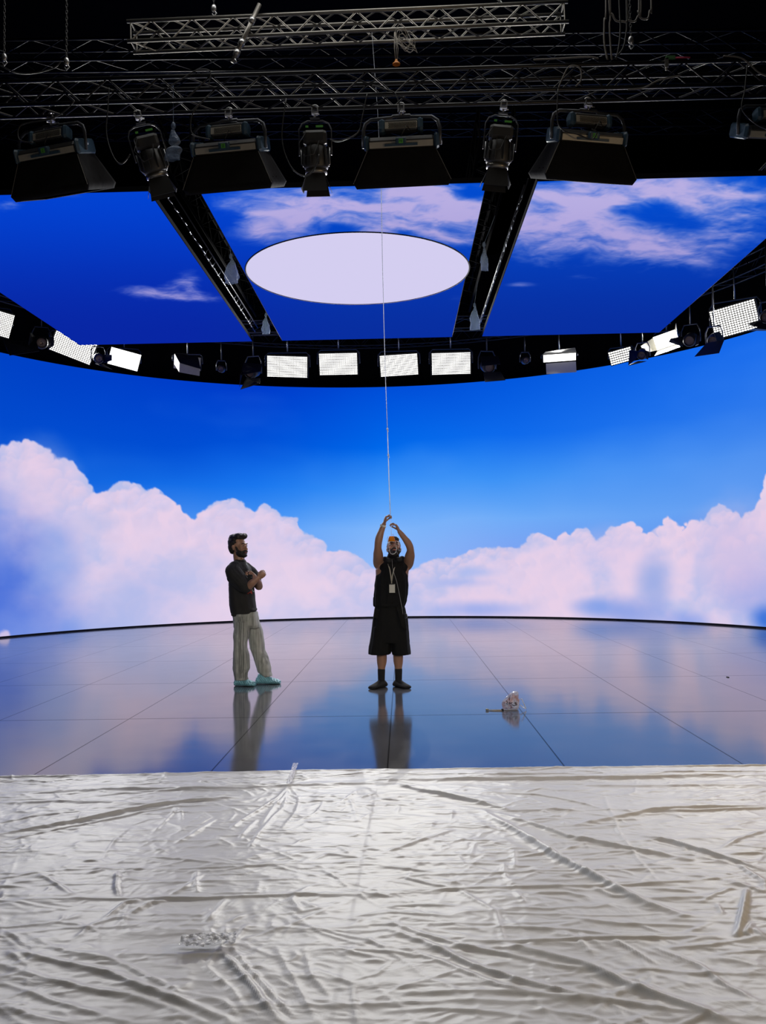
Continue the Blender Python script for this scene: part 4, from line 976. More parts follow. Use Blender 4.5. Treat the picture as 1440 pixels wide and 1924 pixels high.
def thin_mat(name, color, fac=0.5):
    m = mat(name, color, 0.4); nt = m.node_tree; t = nt.nodes.new('ShaderNodeBsdfTranslucent'); t.inputs[0].default_value = (*color, 1)
    mx = nt.nodes.new('ShaderNodeMixShader'); mx.inputs[0].default_value = fac
    nt.links.new(nt.nodes['Principled BSDF'].outputs[0], mx.inputs[1]); nt.links.new(t.outputs[0], mx.inputs[2]); nt.links.new(mx.outputs[0], nt.nodes['Material Output'].inputs[0]); return m
def fuse(mb, name, m, parent, origin, voxel=0.006, smooth=2, sfac=0.5, ripple=None, dec=None):
    """union of overlapping shapes -> one continuous surface"""
    o = mb.build(name, m, None, origin)
    rm = o.modifiers.new('r', 'REMESH'); rm.mode = 'VOXEL'; rm.voxel_size = voxel; rm.use_smooth_shade = True
    if smooth:
        sm = o.modifiers.new('s', 'SMOOTH'); sm.factor = sfac; sm.iterations = smooth
    dg = bpy.context.evaluated_depsgraph_get(); ev = o.evaluated_get(dg)
    me = bpy.data.meshes.new_from_object(ev); o.modifiers.clear(); old = o.data; o.data = me; bpy.data.meshes.remove(old)
    me.name = name
    if not me.materials: me.materials.append(m)
    me.polygons.foreach_set('use_smooth', [True]*len(me.polygons))
    if ripple is not None:
        n = len(me.vertices); co = np.empty(n*3, np.float32); me.vertices.foreach_get('co', co); co = co.reshape(-1, 3)
        no = np.empty(n*3, np.float32); me.vertices.foreach_get('normal', no); no = no.reshape(-1, 3)
        co = co + no * ripple(co + np.asarray(origin)).reshape(-1, 1)
        me.vertices.foreach_set('co', co.astype(np.float32).reshape(-1))
    me.update(); o.parent = parent
    return o
def limb(mb, pts, rad, n=14):
    """rounded tapering limb through the joints"""
    P = [np.asarray(p, float) for p in pts]; Q = []; Rr = []
    for i in range(len(P) - 1):
        p0, p1, p2, p3 = P[max(i-1, 0)], P[i], P[i+1], P[min(i+2, len(P)-1)]
        for t in np.linspace(0, 1, 6)[:-1]:
            Q.append(0.5*((2*p1) + (-p0+p2)*t + (2*p0-5*p1+4*p2-p3)*t*t + (-p0+3*p1-3*p2+p3)*t**3)); Rr.append(rad[i] + (rad[i+1] - rad[i])*(t*t*(3-2*t)))
    Q.append(P[-1]); Rr.append(rad[-1])
    mb.tube(Q, Rr, n); mb.ell(Q[0], Rr[0]*0.99, nu=12, nv=8); mb.ell(Q[-1], Rr[-1]*0.99, nu=12, nv=8)
def rings(mb, R_, n=36, fold=None):
    """stack of horizontal rings: (cx, cy, z, rx, ry)"""
    P = []
    for (cx, cy, z, rx, ry) in R_:
        for k in range(n):
            a = 2*pi*k/n; f = 1.0 if fold is None else 1 + fold(a, z)
            ca, sa = cos(a), sin(a)
            P.append((cx + rx*f*np.sign(ca)*abs(ca)**0.9, cy + ry*f*np.sign(sa)*abs(sa)**0.9, z))
    F = [(i*n+k, i*n+(k+1) % n, (i+1)*n+(k+1) % n, (i+1)*n+k) for i in range(len(R_)-1) for k in range(n)]
    F.append(tuple(range(n-1, -1, -1))); F.append(tuple(range((len(R_)-1)*n, len(R_)*n)))
    if R_[0][2] > R_[-1][2]: F = [f[::-1] for f in F]
    mb.add(P, F, True)
def hand(mb, wrist, d, nrm, thumb_side, curl, s=1.0, spread=0.10):
    """palm + five fingers. d: wrist->knuckles, nrm: palm side (fingers curl towards it), thumb_side: +1/-1 along cross(d, nrm)"""
    d = np.array(d, float); d /= np.linalg.norm(d); nrm = np.array(nrm, float); nrm -= d*(d @ nrm); nrm /= np.linalg.norm(nrm)
    sd = np.cross(d, nrm)*thumb_side; w = np.asarray(wrist, float)
    R3 = np.stack([sd, d, nrm], 1)
    mb.ell(w + d*0.05*s, (0.040*s, 0.055*s, 0.018*s), R3); mb.ell(w + d*0.072*s, (0.041*s, 0.028*s, 0.016*s), R3); mb.ell(w + d*0.03*s + sd*.02*s + nrm*.008*s, (0.018*s, 0.032*s, 0.016*s), R3)
    L = [(0.031, 0.040, 0.026, 0.020, 0.0088), (0.011, 0.045, 0.030, 0.022, 0.0090), (-0.010, 0.041, 0.028, 0.021, 0.0086), (-0.030, 0.033, 0.022, 0.018, 0.0076)]
    for i, (off, a, b_, c, r) in enumerate(L):
        cu = curl[i+1]; k0 = w + d*(0.088 - 0.004*abs(i-1))*s + sd*off*s
        ang = cu*0.75; dir1 = d*cos(ang) + nrm*sin(ang) + sd*spread*(1.2 - i)*0.8; dir1 /= np.linalg.norm(dir1)
        p1 = k0 + dir1*a*s
        ang2 = ang + cu*1.1; dir2 = d*cos(ang2) + nrm*sin(ang2) + sd*spread*(1.2-i)*0.4; p2 = p1 + dir2/np.linalg.norm(dir2)*b_*s
        ang3 = ang2 + cu*0.8; dir3 = d*cos(ang3) + nrm*sin(ang3); p3 = p2 + dir3*c*s
        mb.tube([k0 - d*0.02*s, k0, p1, p2, p3], [r*1.1*s, r*1.1*s, r*s, r*.92*s, r*.8*s], 10)
        for p, q in ((k0, 1.1), (p1, 1.0), (p2, .93), (p3, .8)): mb.ell(p, r*q*s, nu=10, nv=6)
    t0 = w + d*0.022*s + sd*0.026*s; cu = curl[0]
    dir1 = d*0.62 + sd*0.72*(1 - 0.5*cu) + nrm*(0.25 + 0.6*cu); dir1 /= np.linalg.norm(dir1); t1 = t0 + dir1*0.042*s
    dir2 = d*0.85 + sd*(0.35 - 0.55*cu) + nrm*(0.2 + 0.7*cu); dir2 /= np.linalg.norm(dir2); t2 = t1 + dir2*0.032*s; t3 = t2 + (dir2*0.9 + nrm*0.2*cu)*0.024*s
    mb.tube([t0, t1, t2, t3], [.0135*s, .012*s, .0105*s, .009*s], 10)
    for p, r in ((t0, .0135), (t1, .012), (t2, .0105), (t3, .009)): mb.ell(p, r*s, nu=10, nv=6)
    return t3, p3
HS = 1.0
def head_frame(center, yaw, pitch, roll=0.0):
    """rotation whose local -Y is the face direction; pitch>0 looks up"""
    M3 = Matrix.Rotation(yaw, 3, 'Z') @ Matrix.Rotation(-pitch, 3, 'X') @ Matrix.Rotation(roll, 3, 'Y')
    A = np.array(M3); c = np.asarray(center, float)
    return A, (lambda p, s_=HS: c + s_ * (A @ np.asarray(p, float)))
def head_shapes(mb, A, T):
    E = lambda p, r: mb.ell(T(p), np.array(r)*HS, A, 20, 14)
    E((0, .012, .035), (.076, .094, .084)); E((0, -.028, -.035), (.060, .060, .074)); E((0, -.048, -.075), (.042, .040, .034)); E((0, -.078, -.098), (.022, .020, .016))
    E((0, -.060, .005), (.062, .032, .045)); E((0, -.082, .030), (.048, .014, .010)); E((.036, -.068, -.030), (.024, .022, .022)); E((-.036, -.068, -.030), (.024, .022, .022))
    mb.tube([T((0, -.086, .018)), T((0, -.100, -.008)), T((0, -.112, -.030))], [.008, .010, .013], 10); E((0, -.108, -.033), (.014, .013, .010))
    E((.012, -.098, -.035), (.008, .010, .007)); E((-.012, -.098, -.035), (.008, .010, .007))
    for sx in (-1, 1):
        E((sx*.076, .014, -.006), (.007, .017, .030)); E((sx*.080, .022, .006), (.007, .012, .018)); E((sx*.076, .008, -.026), (.006, .009, .011))
def face_bits(parent, A, T, origin, name_hair_mat=M_hair):
    for sx in (-1, 1):
        m_ = MB(); m_.ell(T((sx*.031, -.084, .008)), (.0125, .0105, .0085), A, 12, 8); eo = m_.build('eye', M_eye, parent, origin)
        m_ = MB(); m_.ell(T((sx*.031, -.0925, .008)), (.0055, .003, .0055), A, 10, 6); m_.build('iris', M_iris, eo, origin)
        m_ = MB(); m_.tube([T((sx*.014, -.098, .028)), T((sx*.034, -.096, .034)), T((sx*.054, -.080, .028))], [.004, .0055, .003], 8); m_.build('eyebrow', name_hair_mat, parent, origin)
    m_ = MB(); m_.ell(T((0, -.0965, -.062)), (.022, .008, .0045), A, 12, 8); m_.ell(T((0, -.0955, -.070)), (.019, .008, .005), A, 12, 8); m_.build('lips', M_lip, parent, origin)
def noisy(amp, f, seed):
    return lambda co: amp*(fbm(co[:, 0]*f + co[:, 1]*f*0.7, co[:, 2]*f - co[:, 1]*f*0.6, 3, seed) - 0.5)*2

# ---- the man in black, arms raised to the line
YA = float(onz(735, 1292, 0)[1])
def PA(px, py, dy=0.0): return aty(px, py, YA + dy)
OA = np.array([PA(735, 1292)[0], YA, 0.0]); kA = YA / FPX
def cA(cx, cy, dy=0.0): return PA(640 + cx/5.065, 940 + cy/5.065, dy)    # notes taken on an enlarged crop
pa = empty('person', tuple(OA)); tag(pa, 'person in sleeveless black top, black shorts and socks, both arms raised to the hanging line', 'person')
body = MB()
hc = PA(740.5, 1031.5, -0.05); AH, TH_ = head_frame(hc, 0.05, radians(30), 0.0)
head_shapes(body, AH, TH_)
limb(body, [PA(738, 1064, .03), PA(738.5, 1050, 0.0), hc + np.array([0, .03, -.03])], [.068, .060, .058])
def rA(L, dy=0.0, ry=None, m_=None, fold=None, pad=0.0, n=36):
    out = []
    for i, (cy, xl, xr, d_) in enumerate(L):
        c = cA((xl+xr)/2, cy, dy); w = (xr-xl)/2/5.065*kA + pad; out.append((c[0], c[1], c[2], w, d_ + pad))
    rings(m_, out, n, fold)
rA([(560,425,580,.075),(590,400,605,.10),(620,352,642,.105),(660,334,652,.112),(710,336,646,.115),(800,350,622,.115),(900,358,608,.105),(1000,355,605,.11),(1080,340,612,.12),(1150,350,610,.11)], .02, m_=body)
# legs
hipL, hipR = cA(405, 1130, .02), cA(545, 1130, .02)
kneeL, kneeR = cA(392, 1420, .0), cA(548, 1425, .0)
ankL, ankR = cA(390, 1725, .03), cA(553, 1722, .03)
limb(body, [hipL, cA(398,1280,.0), kneeL, cA(394,1520,.03), cA(390,1620,.03), ankL], [.095, .085, .060, .058, .040, .034])
limb(body, [hipR, cA(545,1280,.0), kneeR, cA(550,1520,.03), cA(553,1620,.03), ankR], [.095, .085, .060, .056, .039, .034])
def foot(mb, ank, yaw, L=0.25, s=1.0, pad=0.0, base=0.0):
    """yaw: pointing direction angle in plan"""
    d = np.array([cos(yaw), sin(yaw), 0]); sd = np.array([-d[1], d[0], 0]); a = np.array([ank[0], ank[1], 0.0])
    P = []; n = 20
    for t, w, h in ((-.075, .016, .030), (-.068, .030, .052), (-.045, .037, .072), (-.01, .038, .088), (.03, .039, .078), (.07, .042, .062), (.11, .046, .048), (.15, .047, .038), (.178, .040, .030), (.198, .020, .020)):
        t *= L/.25; w = (w + pad)*s; h = (h + pad)*s; c = a + d*t
        for k in range(n):
            an = 2*pi*k/n; z = sin(an); zz = h*(0.5 + 0.5*z) if z > 0 else h*0.5*(1 + max(z, -0.985)*1.0)
            P.append(c + sd*w*cos(an)*(1.0 if z < 0 else 1 - 0.25*z) + np.array([0, 0, zz + base]))
    F = [(i*n+k, i*n+(k+1) % n, (i+1)*n+(k+1) % n, (i+1)*n+k) for i in range(9) for k in range(n)]
    F.append(tuple(range(n-1, -1, -1))); F.append(tuple(range(9*n, 10*n)))
    mb.add(P, F, True)
yawL, yawR = radians(-90 - 38), radians(-90 + 36)
foot(body, ankL, yawL, L=.235, s=.88, base=.006); foot(body, ankR, yawR, L=.235, s=.88, base=.006)
# arms
shL, elL, wrL = PA(712, 1060, .03), PA(710.5, 1028, -.19), PA(722, 984.5, -.24)
shR, elR, wrR = PA(766, 1061, .03), PA(771.5, 1033, -.17), PA(751, 999, -.25)
limb(body, [PA(724, 1070, .05), shL, PA(711, 1044, -.10), elL, PA(712.5, 1012, -.22), PA(718, 995, -.23), wrL], [.060, .060, .057, .041, .043, .033, .024])
limb(body, [PA(753, 1071, .05), shR, PA(770, 1047, -.08), elR, PA(767.5, 1021, -.20), PA(758, 1008, -.23), wrR], [.060, .060, .058, .041, .041, .032, .025])
fs = cA(0, 0)
hand(body, wrL, PA(726.5, 968, -.25) - wrL, np.array([1.0, 0.1, -0.15]), 1, (0.55, 0.95, 1.0, 1.05, 1.1), 0.92, 0.06)
hand(body, wrR, PA(744.5, 986, -.26) - wrR, np.array([-0.8, 0.1, -0.65]), -1, (0.6, 0.75, 0.8, 0.85, 0.9), 0.92, 0.06)
fuse(body, 'body', M_skinA, pa, OA, 0.0055, 2)
face_bits(pa, AH, TH_, OA)
def beard(parent, A, T, origin, length=0.0):
    m_ = MB()
    m_.ell(T((0, -.036, -.066)), np.array((.066, .062, .050))*HS, A, 20, 14); m_.ell(T((0, -.066, -.094 - length)), np.array((.040, .036, .028))*HS, A, 20, 14)
    m_.tube([T((-.030, -.088, -.060)), T((-.015, -.103, -.050)), T((0, -.106, -.048)), T((.015, -.103, -.050)), T((.030, -.088, -.060))], [.010, .0085, .008, .0085, .010], 8)
    for sx in (-1, 1): m_.tube([T((sx*.066, -.012, .005)), T((sx*.062, -.030, -.035)), T((sx*.052, -.050, -.070))], [.010, .014, .020], 10)
    fuse(m_, 'beard', M_hair, parent, origin, 0.005, 1, ripple=noisy(.003, 60, 301))
def cut_front(*a): pass
beard(pa, AH, TH_, OA, 0.008)
hr = MB()
for p, r in (((0, .030, .052), (.081, .092, .082)), ((0, -.030, .104), (.064, .050, .034)), ((0, .075, .0), (.060, .035, .060))): hr.ell(TH_(p), r, AH, 20, 14)
fuse(hr, 'hair', M_hair, pa, OA, 0.006, 1, ripple=noisy(.005, 50, 303))
# sleeveless top
top = MB()
def foldA(a, z): return (0.030*sin(13*a + 3*sin(z*5)) + 0.018*sin(29*a + z*7))*min(1, max(0.2, (1.55 - z)*3))
rA([(542,450,562,.070),(562,425,583,.092),(600,398,608,.150),(650,380,618,.158),(690,360,632,.158),(715,338,645,.146),(800,328,645,.146),(900,320,640,.144),(960,317,628,.142),(1000,322,612,.138),(1014,330,604,.130)], .02, m_=top, fold=foldA, n=90)
limb(top, [PA(737, 1056, .02), PA(739, 1049, -.02), PA(739.5, 1046, -.03)], [.078, .074, .070])
limb(top, [cA(425, 572, .02), cA(405, 600, .02), cA(408, 650, -.04)], [.045, .042, .045]); limb(top, [cA(585, 572, .02), cA(606, 605, .0), cA(600, 650, -.04)], [.050, .048, .045])
limb(top, [cA(326, 930, .02), cA(326, 1000, .0)], [.020, .017])
fuse(top, 'sleeveless_top', M_blackcloth, pa, OA, 0.006, 1, ripple=noisy(.004, 14, 305))
# shorts
sh = MB()
def foldS(a, z): return 0.018*sin(9*a + 2) + 0.010*sin(17*a + z*5)
rA([(988,334,604,.126),(1012,327,608,.134),(1060,318,622,.145),(1120,308,638,.152),(1200,300,644,.155),(1290,288,650,.150),(1350,280,655,.145)], .02, m_=sh, fold=foldS, n=72)
rA([(1200,300,480,.130),(1300,288,482,.145),(1400,270,481,.155),(1440,263,480,.158),(1462,262,474,.150)], .02, m_=sh, fold=foldS, n=60)
rA([(1200,470,644,.130),(1300,486,650,.145),(1400,488,660,.155),(1440,490,665,.158),(1464,496,666,.150)], .02, m_=sh, fold=foldS, n=60)
so = fuse(sh, 'shorts', M_blackshorts, pa, OA, 0.006, 1, ripple=noisy(.005, 10, 307))
for (x0, y0, x1, y1, x2, y2, x3, y3) in ((545,1050,600,1030,628,1240,580,1200), (328,1035,375,1045,352,1130,316,1110)):
    m_ = MB(); m_.plate([cA(x0, y0, -.145), cA(x1, y1, -.135), cA(x2, y2, -.135), cA(x3, y3, -.15)], .012); m_.build('pocket_flap', M_blackshorts, so, OA)
m_ = MB(); m_.box(cA(470, 1000, -.125), (.52*.36, .012, .03)); m_.build('waistband', M_blackcloth, so, OA)
ring_ = MB(); ring_.tube([cA(620, 1100, -.13) + np.array([.02*cos(a), -.02*cos(a), .028*sin(a)]) for a in np.linspace(0, 2*pi, 14)[:-1]], .0035, 6, closed=True); ring_.build('key_ring', M_chrome, so, OA)
for ank, yw, cx in ((ankL, yawL, 390), (ankR, yawR, 553)):
    m_ = MB(); foot(m_, ank, yw, L=.25, pad=.010)
    limb(m_, [cA(cx, 1612, .03), cA(cx, 1680, .03), cA(cx, 1725, .03), np.array([ank[0], ank[1], .05])], [.044, .041, .039, .041])
    fuse(m_, 'sock', M_sock, pa, OA, 0.006, 1)
# watch, headphones, lanyard with badge, cord
wv = (wrL - PA(718, 995, -.23)); wv /= np.linalg.norm(wv); wc = wrL - wv*0.022
m_ = MB(); m_.lathe(wc - wv*.011, wv, [(0, .029), (.002, .032), (.020, .031), (.022, .028)], 18); m_.ell(wc + np.array([-.030, -.008, 0]), (.008, .018, .018)); m_.build('wristwatch', mat('pale_watch_band', (0.55, 0.55, 0.52), 0.5), pa, OA)
hp = empty('headphones', (0, 0, 0)); hp.parent = pa
cN = PA(741, 1052, -.03)
m_ = MB(); m_.tube([cN + np.array([.085*cos(a), .085*sin(a), -.01 + .015*sin(a)]) for a in np.linspace(-.9, pi + .9, 20)], .009, 8); m_.build('headband', M_black, hp, OA)
for px_, py_ in ((731, 1053), (750.5, 1051)):
    m_ = MB(); m_.ell(PA(px_, py_, -.115), (.034, .020, .028)); m_.build('ear_cup', M_black, hp, OA)
m_ = MB(); m_.tube([PA(746, 1047.5, -.12), PA(751, 1047, -.13), PA(753, 1050, -.11)], .003, 6); m_.build('bright_rim', M_chrome, hp, OA)
M_lan = mat('beige_lanyard', (0.36, 0.33, 0.27), 0.7)
ln = MB()
ln.tube([cA(455, 605, -.12), cA(470, 660, -.145), cA(480, 720, -.150), cA(486, 770, -.155)], [(.008, .002)]*4, 6); ln.tube([cA(522, 610, -.12), cA(508, 660, -.145), cA(494, 720, -.150), cA(488, 770, -.155)], [(.008, .002)]*4, 6)
ln.tube([cA(487, 765, -.156), cA(487, 798, -.158)], .007, 6)
lo_ = ln.build('lanyard', M_lan, pa, OA)
m_ = MB(); m_.box(cA(492, 838, -.16), (.064, .006, .098)); m_.build('badge_card', mat('pale_badge_card', (0.42, 0.40, 0.34), 0.5), lo_, OA)
m_ = MB(); m_.box(cA(488, 797, -.161), (.066, .008, .012)); m_.build('badge_clip', M_black, lo_, OA)
m_ = MB(); m_.tube([cA(492, 560, -.12), cA(496, 640, -.15), cA(512, 700, -.158), cA(535, 770, -.16), cA(556, 870, -.16), cA(572, 950, -.16), cA(588, 1030, -.15), cA(596, 1085, -.15)], .0022, 5); m_.build('thin_cord', mat('grey_cord', (0.30, 0.30, 0.30), 0.5), pa, OA)

# ---- oxygen mask and its line
mc = PA(735.6, 1005, -.24)
om = empty('oxygen_mask', tuple(mc)); tag(om, 'orange cup mask with white elastic dangling from the line before a bearded face', 'oxygen mask')
m_ = MB(); cu = PA(735.9, 1007.5, -.24) - mc
m_.lathe(cu, (0.02, 0, -1), [(0.0, .0), (0.0, .026), (.012, .028), (.020, .034), (.050, .040), (.058, .042), (.058, .036), (.02, .028), (.01, 0)], 20); m_.build('cup', thin_mat('amber_mask_plastic', (0.85, 0.38, 0.02), 0.6), om)
m_ = MB(); m_.tube([cu + np.array([.034*cos(a), .034*sin(a), -.058]) for a in np.linspace(0, 2*pi, 20)[:-1]], .004, 6, closed=True); m_.build('clear_rim', mat('clear_rim', (0.7, 0.65, 0.55), 0.2), om)
el = [(729.5,1018),(730.5,1027),(731.8,1034),(734,1039.5),(737.5,1041.3),(741.5,1040.5),(744.5,1037),(745.5,1031),(744.5,1023),(743,1017)]
m_ = MB(); m_.tube([PA(x, y, -.245) - mc for x, y in el], .0023, 6); m_.build('elastic', mat('white_elastic', (0.75, 0.73, 0.74), 0.6), om)
m_ = MB(); m_.tube([PA(728.5, 1018, -.25) - mc, PA(728, 1012, -.25) - mc, PA(730, 1007, -.24) - mc], .002, 5); m_.tube([PA(736, 1006, -.24) - mc, PA(739, 1003, -.24) - mc, PA(741, 1008, -.24) - mc], .0018, 5); m_.build('tubing', M_coil, om)
M_line = thin_mat('pale_blue_line', (0.92, 0.95, 1.0), 0.55)
seg = [(699, 60, 9.45), (710, 210, 9.62), (716.5, 345, 9.7), (718.5, 470, 9.75), (721.5, 600, 9.78), (725, 720, 9.80), (728.3, 806, 9.80), (730, 855, 9.80), (731.5, 910, 9.80), (733.8, 967, YA - .25), (735, 985, YA - .25), (735.5, 1006, YA - .24)]
P = [aty(a, b_, c) for a, b_, c in seg]; LO = P[0]
le = empty('hanging_line', tuple(LO)); tag(le, 'long thin pale line hanging from the bright truss into the raised hands', 'line')
m_ = MB(); m_.tube([p - LO for p in P[:3]], .0028, 5); m_.tube([p - LO for p in P[2:7]], .0042, 6); m_.build('cord', M_line, le)
m_ = MB(); m_.tube([p - LO for p in P[6:10]], .0055, 6); m_.tube([p - LO for p in P[9:]], .0022, 5); m_.build('cord', M_line, le)
for i in (6, 7):
    m_ = MB(); m_.ell(P[i] - LO, (.011, .011, .016)); m_.ell(P[i] - LO + np.array([.004, 0, -.025]), (.008, .008, .012)); m_.build('knot', M_line, le)

# ---- the man on the left, arms folded
YB = float(onz(470, 1287, 0)[1])
def cB(cx, cy, dy=0.0): return aty(380 + cx/5.66, 980 + cy/5.66, YB + dy)
kB = YB/FPX; OB = np.array([cB(520, 1740)[0], YB, 0.0])
pb = empty('person', tuple(OB)); tag(pb, 'bearded person in charcoal t-shirt, grey jeans and blue shoe covers, arms folded, looking right', 'person')
def rB(L, m_=None, fold=None, pad=0.0, n=36):
    out = []
    for (cy, xl, xr, d_, dy) in L:
        c = cB((xl+xr)/2, cy, dy); w = (xr-xl)/2/5.66*kB + pad; out.append((c[0], c[1], c[2], w, d_ + pad))
    rings(m_, out, n, fold)
body = MB()
hb_ = cB(388, 272, -.02); HS = 1.07
AB, TB_ = head_frame(hb_, radians(63), radians(3))
head_shapes(body, AB, TB_)
limb(body, [cB(395, 470, .0), cB(396, 420, -.0), cB(386, 350, .0)], [.074, .066, .064])
rB([(430,360,455,.08,0),(470,325,475,.14,0),(560,320,500,.15,0),(700,325,515,.14,0),(850,335,525,.13,0),(950,345,545,.13,0),(1040,355,560,.13,0),(1090,370,570,.10,0)], body)
# legs
limb(body, [cB(425,1050,-.05), cB(418,1200,-.07), cB(405,1370,-.09), cB(415,1520,-.08), cB(408,1690,-.06)], [.075, .075, .060, .055, .042])
limb(body, [cB(530,1050,.05), cB(565,1180,.09), cB(595,1330,.10), cB(640,1480,.08), cB(665,1640,.06)], [.070, .070, .058, .055, .042])
aN = cB(408, 1725, -.06); aF = cB(660, 1680, .06)
foot(body, (aN[0] - .0, YB - .06, 0), radians(-14), L=.235, base=.008); foot(body, (aF[0] - .02, YB + .07, 0), radians(-4), L=.25, base=.008)
# near arm (his right) and far arm
nS, nE, nW = cB(355, 508, -.15), cB(478, 690, -.24), cB(598, 600, -.30)
limb(body, [cB(390, 510, -.08), nS, cB(405, 590, -.20), nE, cB(530, 655, -.29), cB(570, 622, -.30), nW], [.055, .050, .048, .046, .043, .034, .027])
fS, fE, fW = cB(470, 510, .16), cB(602, 690, .08), cB(578, 612, -.14)
limb(body, [cB(430, 510, .08), fS, cB(545, 610, .15), fE, cB(600, 655, -.02), cB(590, 630, -.10), fW], [.055, .05, .048, .045, .042, .034, .026])
hand(body, nW, cB(640, 566, -.30) - nW, np.array([-0.5, 0.55, -0.2]), 1, (0.9, 1.45, 1.45, 1.45, 1.45), 0.92, 0.02)
hand(body, fW, cB(520, 560, -.20) - fW, np.array([-0.25, 0.9, -.25]), 1, (0.3, 0.35, 0.4, 0.45, 0.5), 0.92, 0.07)
fuse(body, 'body', M_skinB, pb, OB, 0.0055, 2)
face_bits(pb, AB, TB_, OB)
beard(pb, AB, TB_, OB)
hr = MB()
for p, r in (((0, .036, .050), (.086, .088, .090)), ((0, -.010, .112), (.070, .075, .045)), ((.02, -.065, .118), (.042, .034, .034)), ((0, .080, .005), (.066, .044, .076)), ((-.02, -.085, .122), (.034, .026, .020)), ((.0, .050, .105), (.068, .060, .045))): hr.ell(TB_(p), np.array(r)*HS, AB, 20, 14)
fuse(hr, 'hair', M_hair, pb, OB, 0.006, 1, ripple=noisy(.008, 40, 313))
# t-shirt
M_tee = mat('washed_black_cotton', (0.026, 0.025, 0.024), 0.9, noise=0.3, nscale=9, spec=0.3, bump=0.25, bscale=120)
ts = MB()
def foldB(a, z): return 0.012*sin(7*a + 4*z) + 0.010*sin(13*a + z*8)
rB([(406,352,458,.075,0),(425,335,468,.11,0),(455,300,486,.165,0),(500,284,515,.195,0),(560,282,528,.20,0),(620,284,540,.20,0),(700,288,552,.195,0),(800,290,562,.19,0),(880,296,570,.185,0),(945,308,578,.18,0),(975,316,560,.175,0)], ts, foldB, n=72)
ts.ell(cB(362, 985, 0), (.052, .15, .030)); ts.ell(cB(545, 935, 0), (.042, .15, .03))
ow = cB(458, 692, -.24)
limb(ts, [cB(345, 495, -.13), cB(335, 545, -.18), cB(400, 620, -.22), ow], [.085, .098, .092, .080])
limb(ts, [cB(318, 600, -.16), cB(375, 660, -.20), cB(416, 716, -.21)], [.064, .062, .045])
limb(ts, [cB(460, 500, .12), cB(520, 560, .16), cB(560, 625, .14)], [.08, .085, .080])
to = fuse(ts, 't_shirt', M_tee, pb, OB, 0.006, 2, ripple=noisy(.006, 12, 315))
cl = MB(); n_ = cB(400, 418, 0); cl.tube([cB(352, 402, 0) + np.array([0, 0, 0])] + [cB(405 + 56*cos(a), 416 + 13*sin(a)*0 + 10*(1-cos(a))*0 + 8*cos(a), -.085*sin(a)) for a in np.linspace(pi, -pi, 22)], .010, 6); cl.build('collar', M_tee, to, OB)
# red bow shaped print and a pale loop on the shirt's front
M_red = mat('red_print', (0.75, 0.08, 0.04), 0.6); M_pale = mat('pale_print', (0.4, 0.5, 0.42), 0.6)
def on_shirt(cx, cy, dd=-.190): return cB(cx, cy, dd)
pr = MB(); pr.tube([on_shirt(485, 768), on_shirt(484, 735), on_shirt(500, 742), on_shirt(522, 716, -.175), on_shirt(520, 738, -.175), on_shirt(530, 768, -.168), on_shirt(508, 748), on_shirt(485, 768)], .0055, 6); pr.build('red_print', M_red, to, OB)
pr = MB(); pr.tube([on_shirt(528, 708, -.17), on_shirt(536, 735, -.162), on_shirt(546, 746, -.15), on_shirt(552, 738, -.14)], .003, 6); pr.build('pale_print', M_pale, to, OB)
# strap and dark radio held at the chest
m_ = MB(); m_.tube([cB(470, 450, -.12), cB(485, 480, -.15), cB(505, 525, -.19)], .0035, 6); m_.build('neck_cord', mat('silver_cord', (0.4, 0.4, 0.42), 0.4, 0.5), pb, OB)
ra = empty('radio_handset', tuple(cB(512, 603, -.235))); tag(ra, 'small black handset held against the chest by the person with folded arms', 'handset')
m_ = MB(); m_.bbox((0, 0, 0), (.055, .03, .085), None, .01); m_.build('case', M_black, ra)
m_ = MB(); m_.ell((.012, -.016, .01), (.012, .004, .012)); m_.build('dial', mat('dark_gloss', (0.02, 0.02, 0.02), 0.2), ra)
m_ = MB(); m_.tube([(-.02, 0, .04), (-.024, 0, .075)], .004, 6); m_.build('antenna', M_black, ra)
# trousers
M_jean = bpy.data.materials.new('grey_striped_denim'); M_jean.use_nodes = True
nt = M_jean.node_tree; bb = nt.nodes['Principled BSDF']; bb.inputs['Roughness'].default_value = 0.85
tc = nt.nodes.new('ShaderNodeTexCoord'); mp = nt.nodes.new('ShaderNodeMapping'); mp.inputs['Scale'].default_value = (26, 26, 2.2); nt.links.new(tc.outputs['Object'], mp.inputs[0])
nz = nt.nodes.new('ShaderNodeTexNoise'); nz.inputs['Scale'].default_value = 1.6; nz.inputs['Detail'].default_value = 4; nt.links.new(mp.outputs[0], nz.inputs['Vector'])
cr = nt.nodes.new('ShaderNodeValToRGB'); cr.color_ramp.elements[0].position = 0.3; cr.color_ramp.elements[0].color = (0.22, 0.23, 0.20, 1); cr.color_ramp.elements[1].position = 0.7; cr.color_ramp.elements[1].color = (0.52, 0.52, 0.46, 1)
nt.links.new(nz.outputs['Fac'], cr.inputs[0]); nt.links.new(cr.outputs[0], bb.inputs['Base Color'])
tr_ = MB()
def foldJ(a, z): return 0.020*sin(6*a + 7*z) + 0.014*sin(11*a - z*13)
rB([(960,322,588,.150,0),(1000,325,594,.152,0),(1050,330,603,.150,.01),(1100,337,614,.140,.01),(1130,340,618,.11,.02)], tr_, foldJ, n=60)
rB([(1060,335,515,.095,-.07),(1120,338,508,.098,-.07),(1200,337,500,.100,-.08),(1280,335,480,.098,-.09),(1350,333,482,.098,-.10),(1420,332,502,.100,-.09),(1480,330,508,.100,-.08),(1560,331,505,.100,-.07),(1610,340,480,.092,-.06),(1650,346,478,.088,-.06),(1680,347,492,.090,-.06)], tr_, foldJ, n=48)
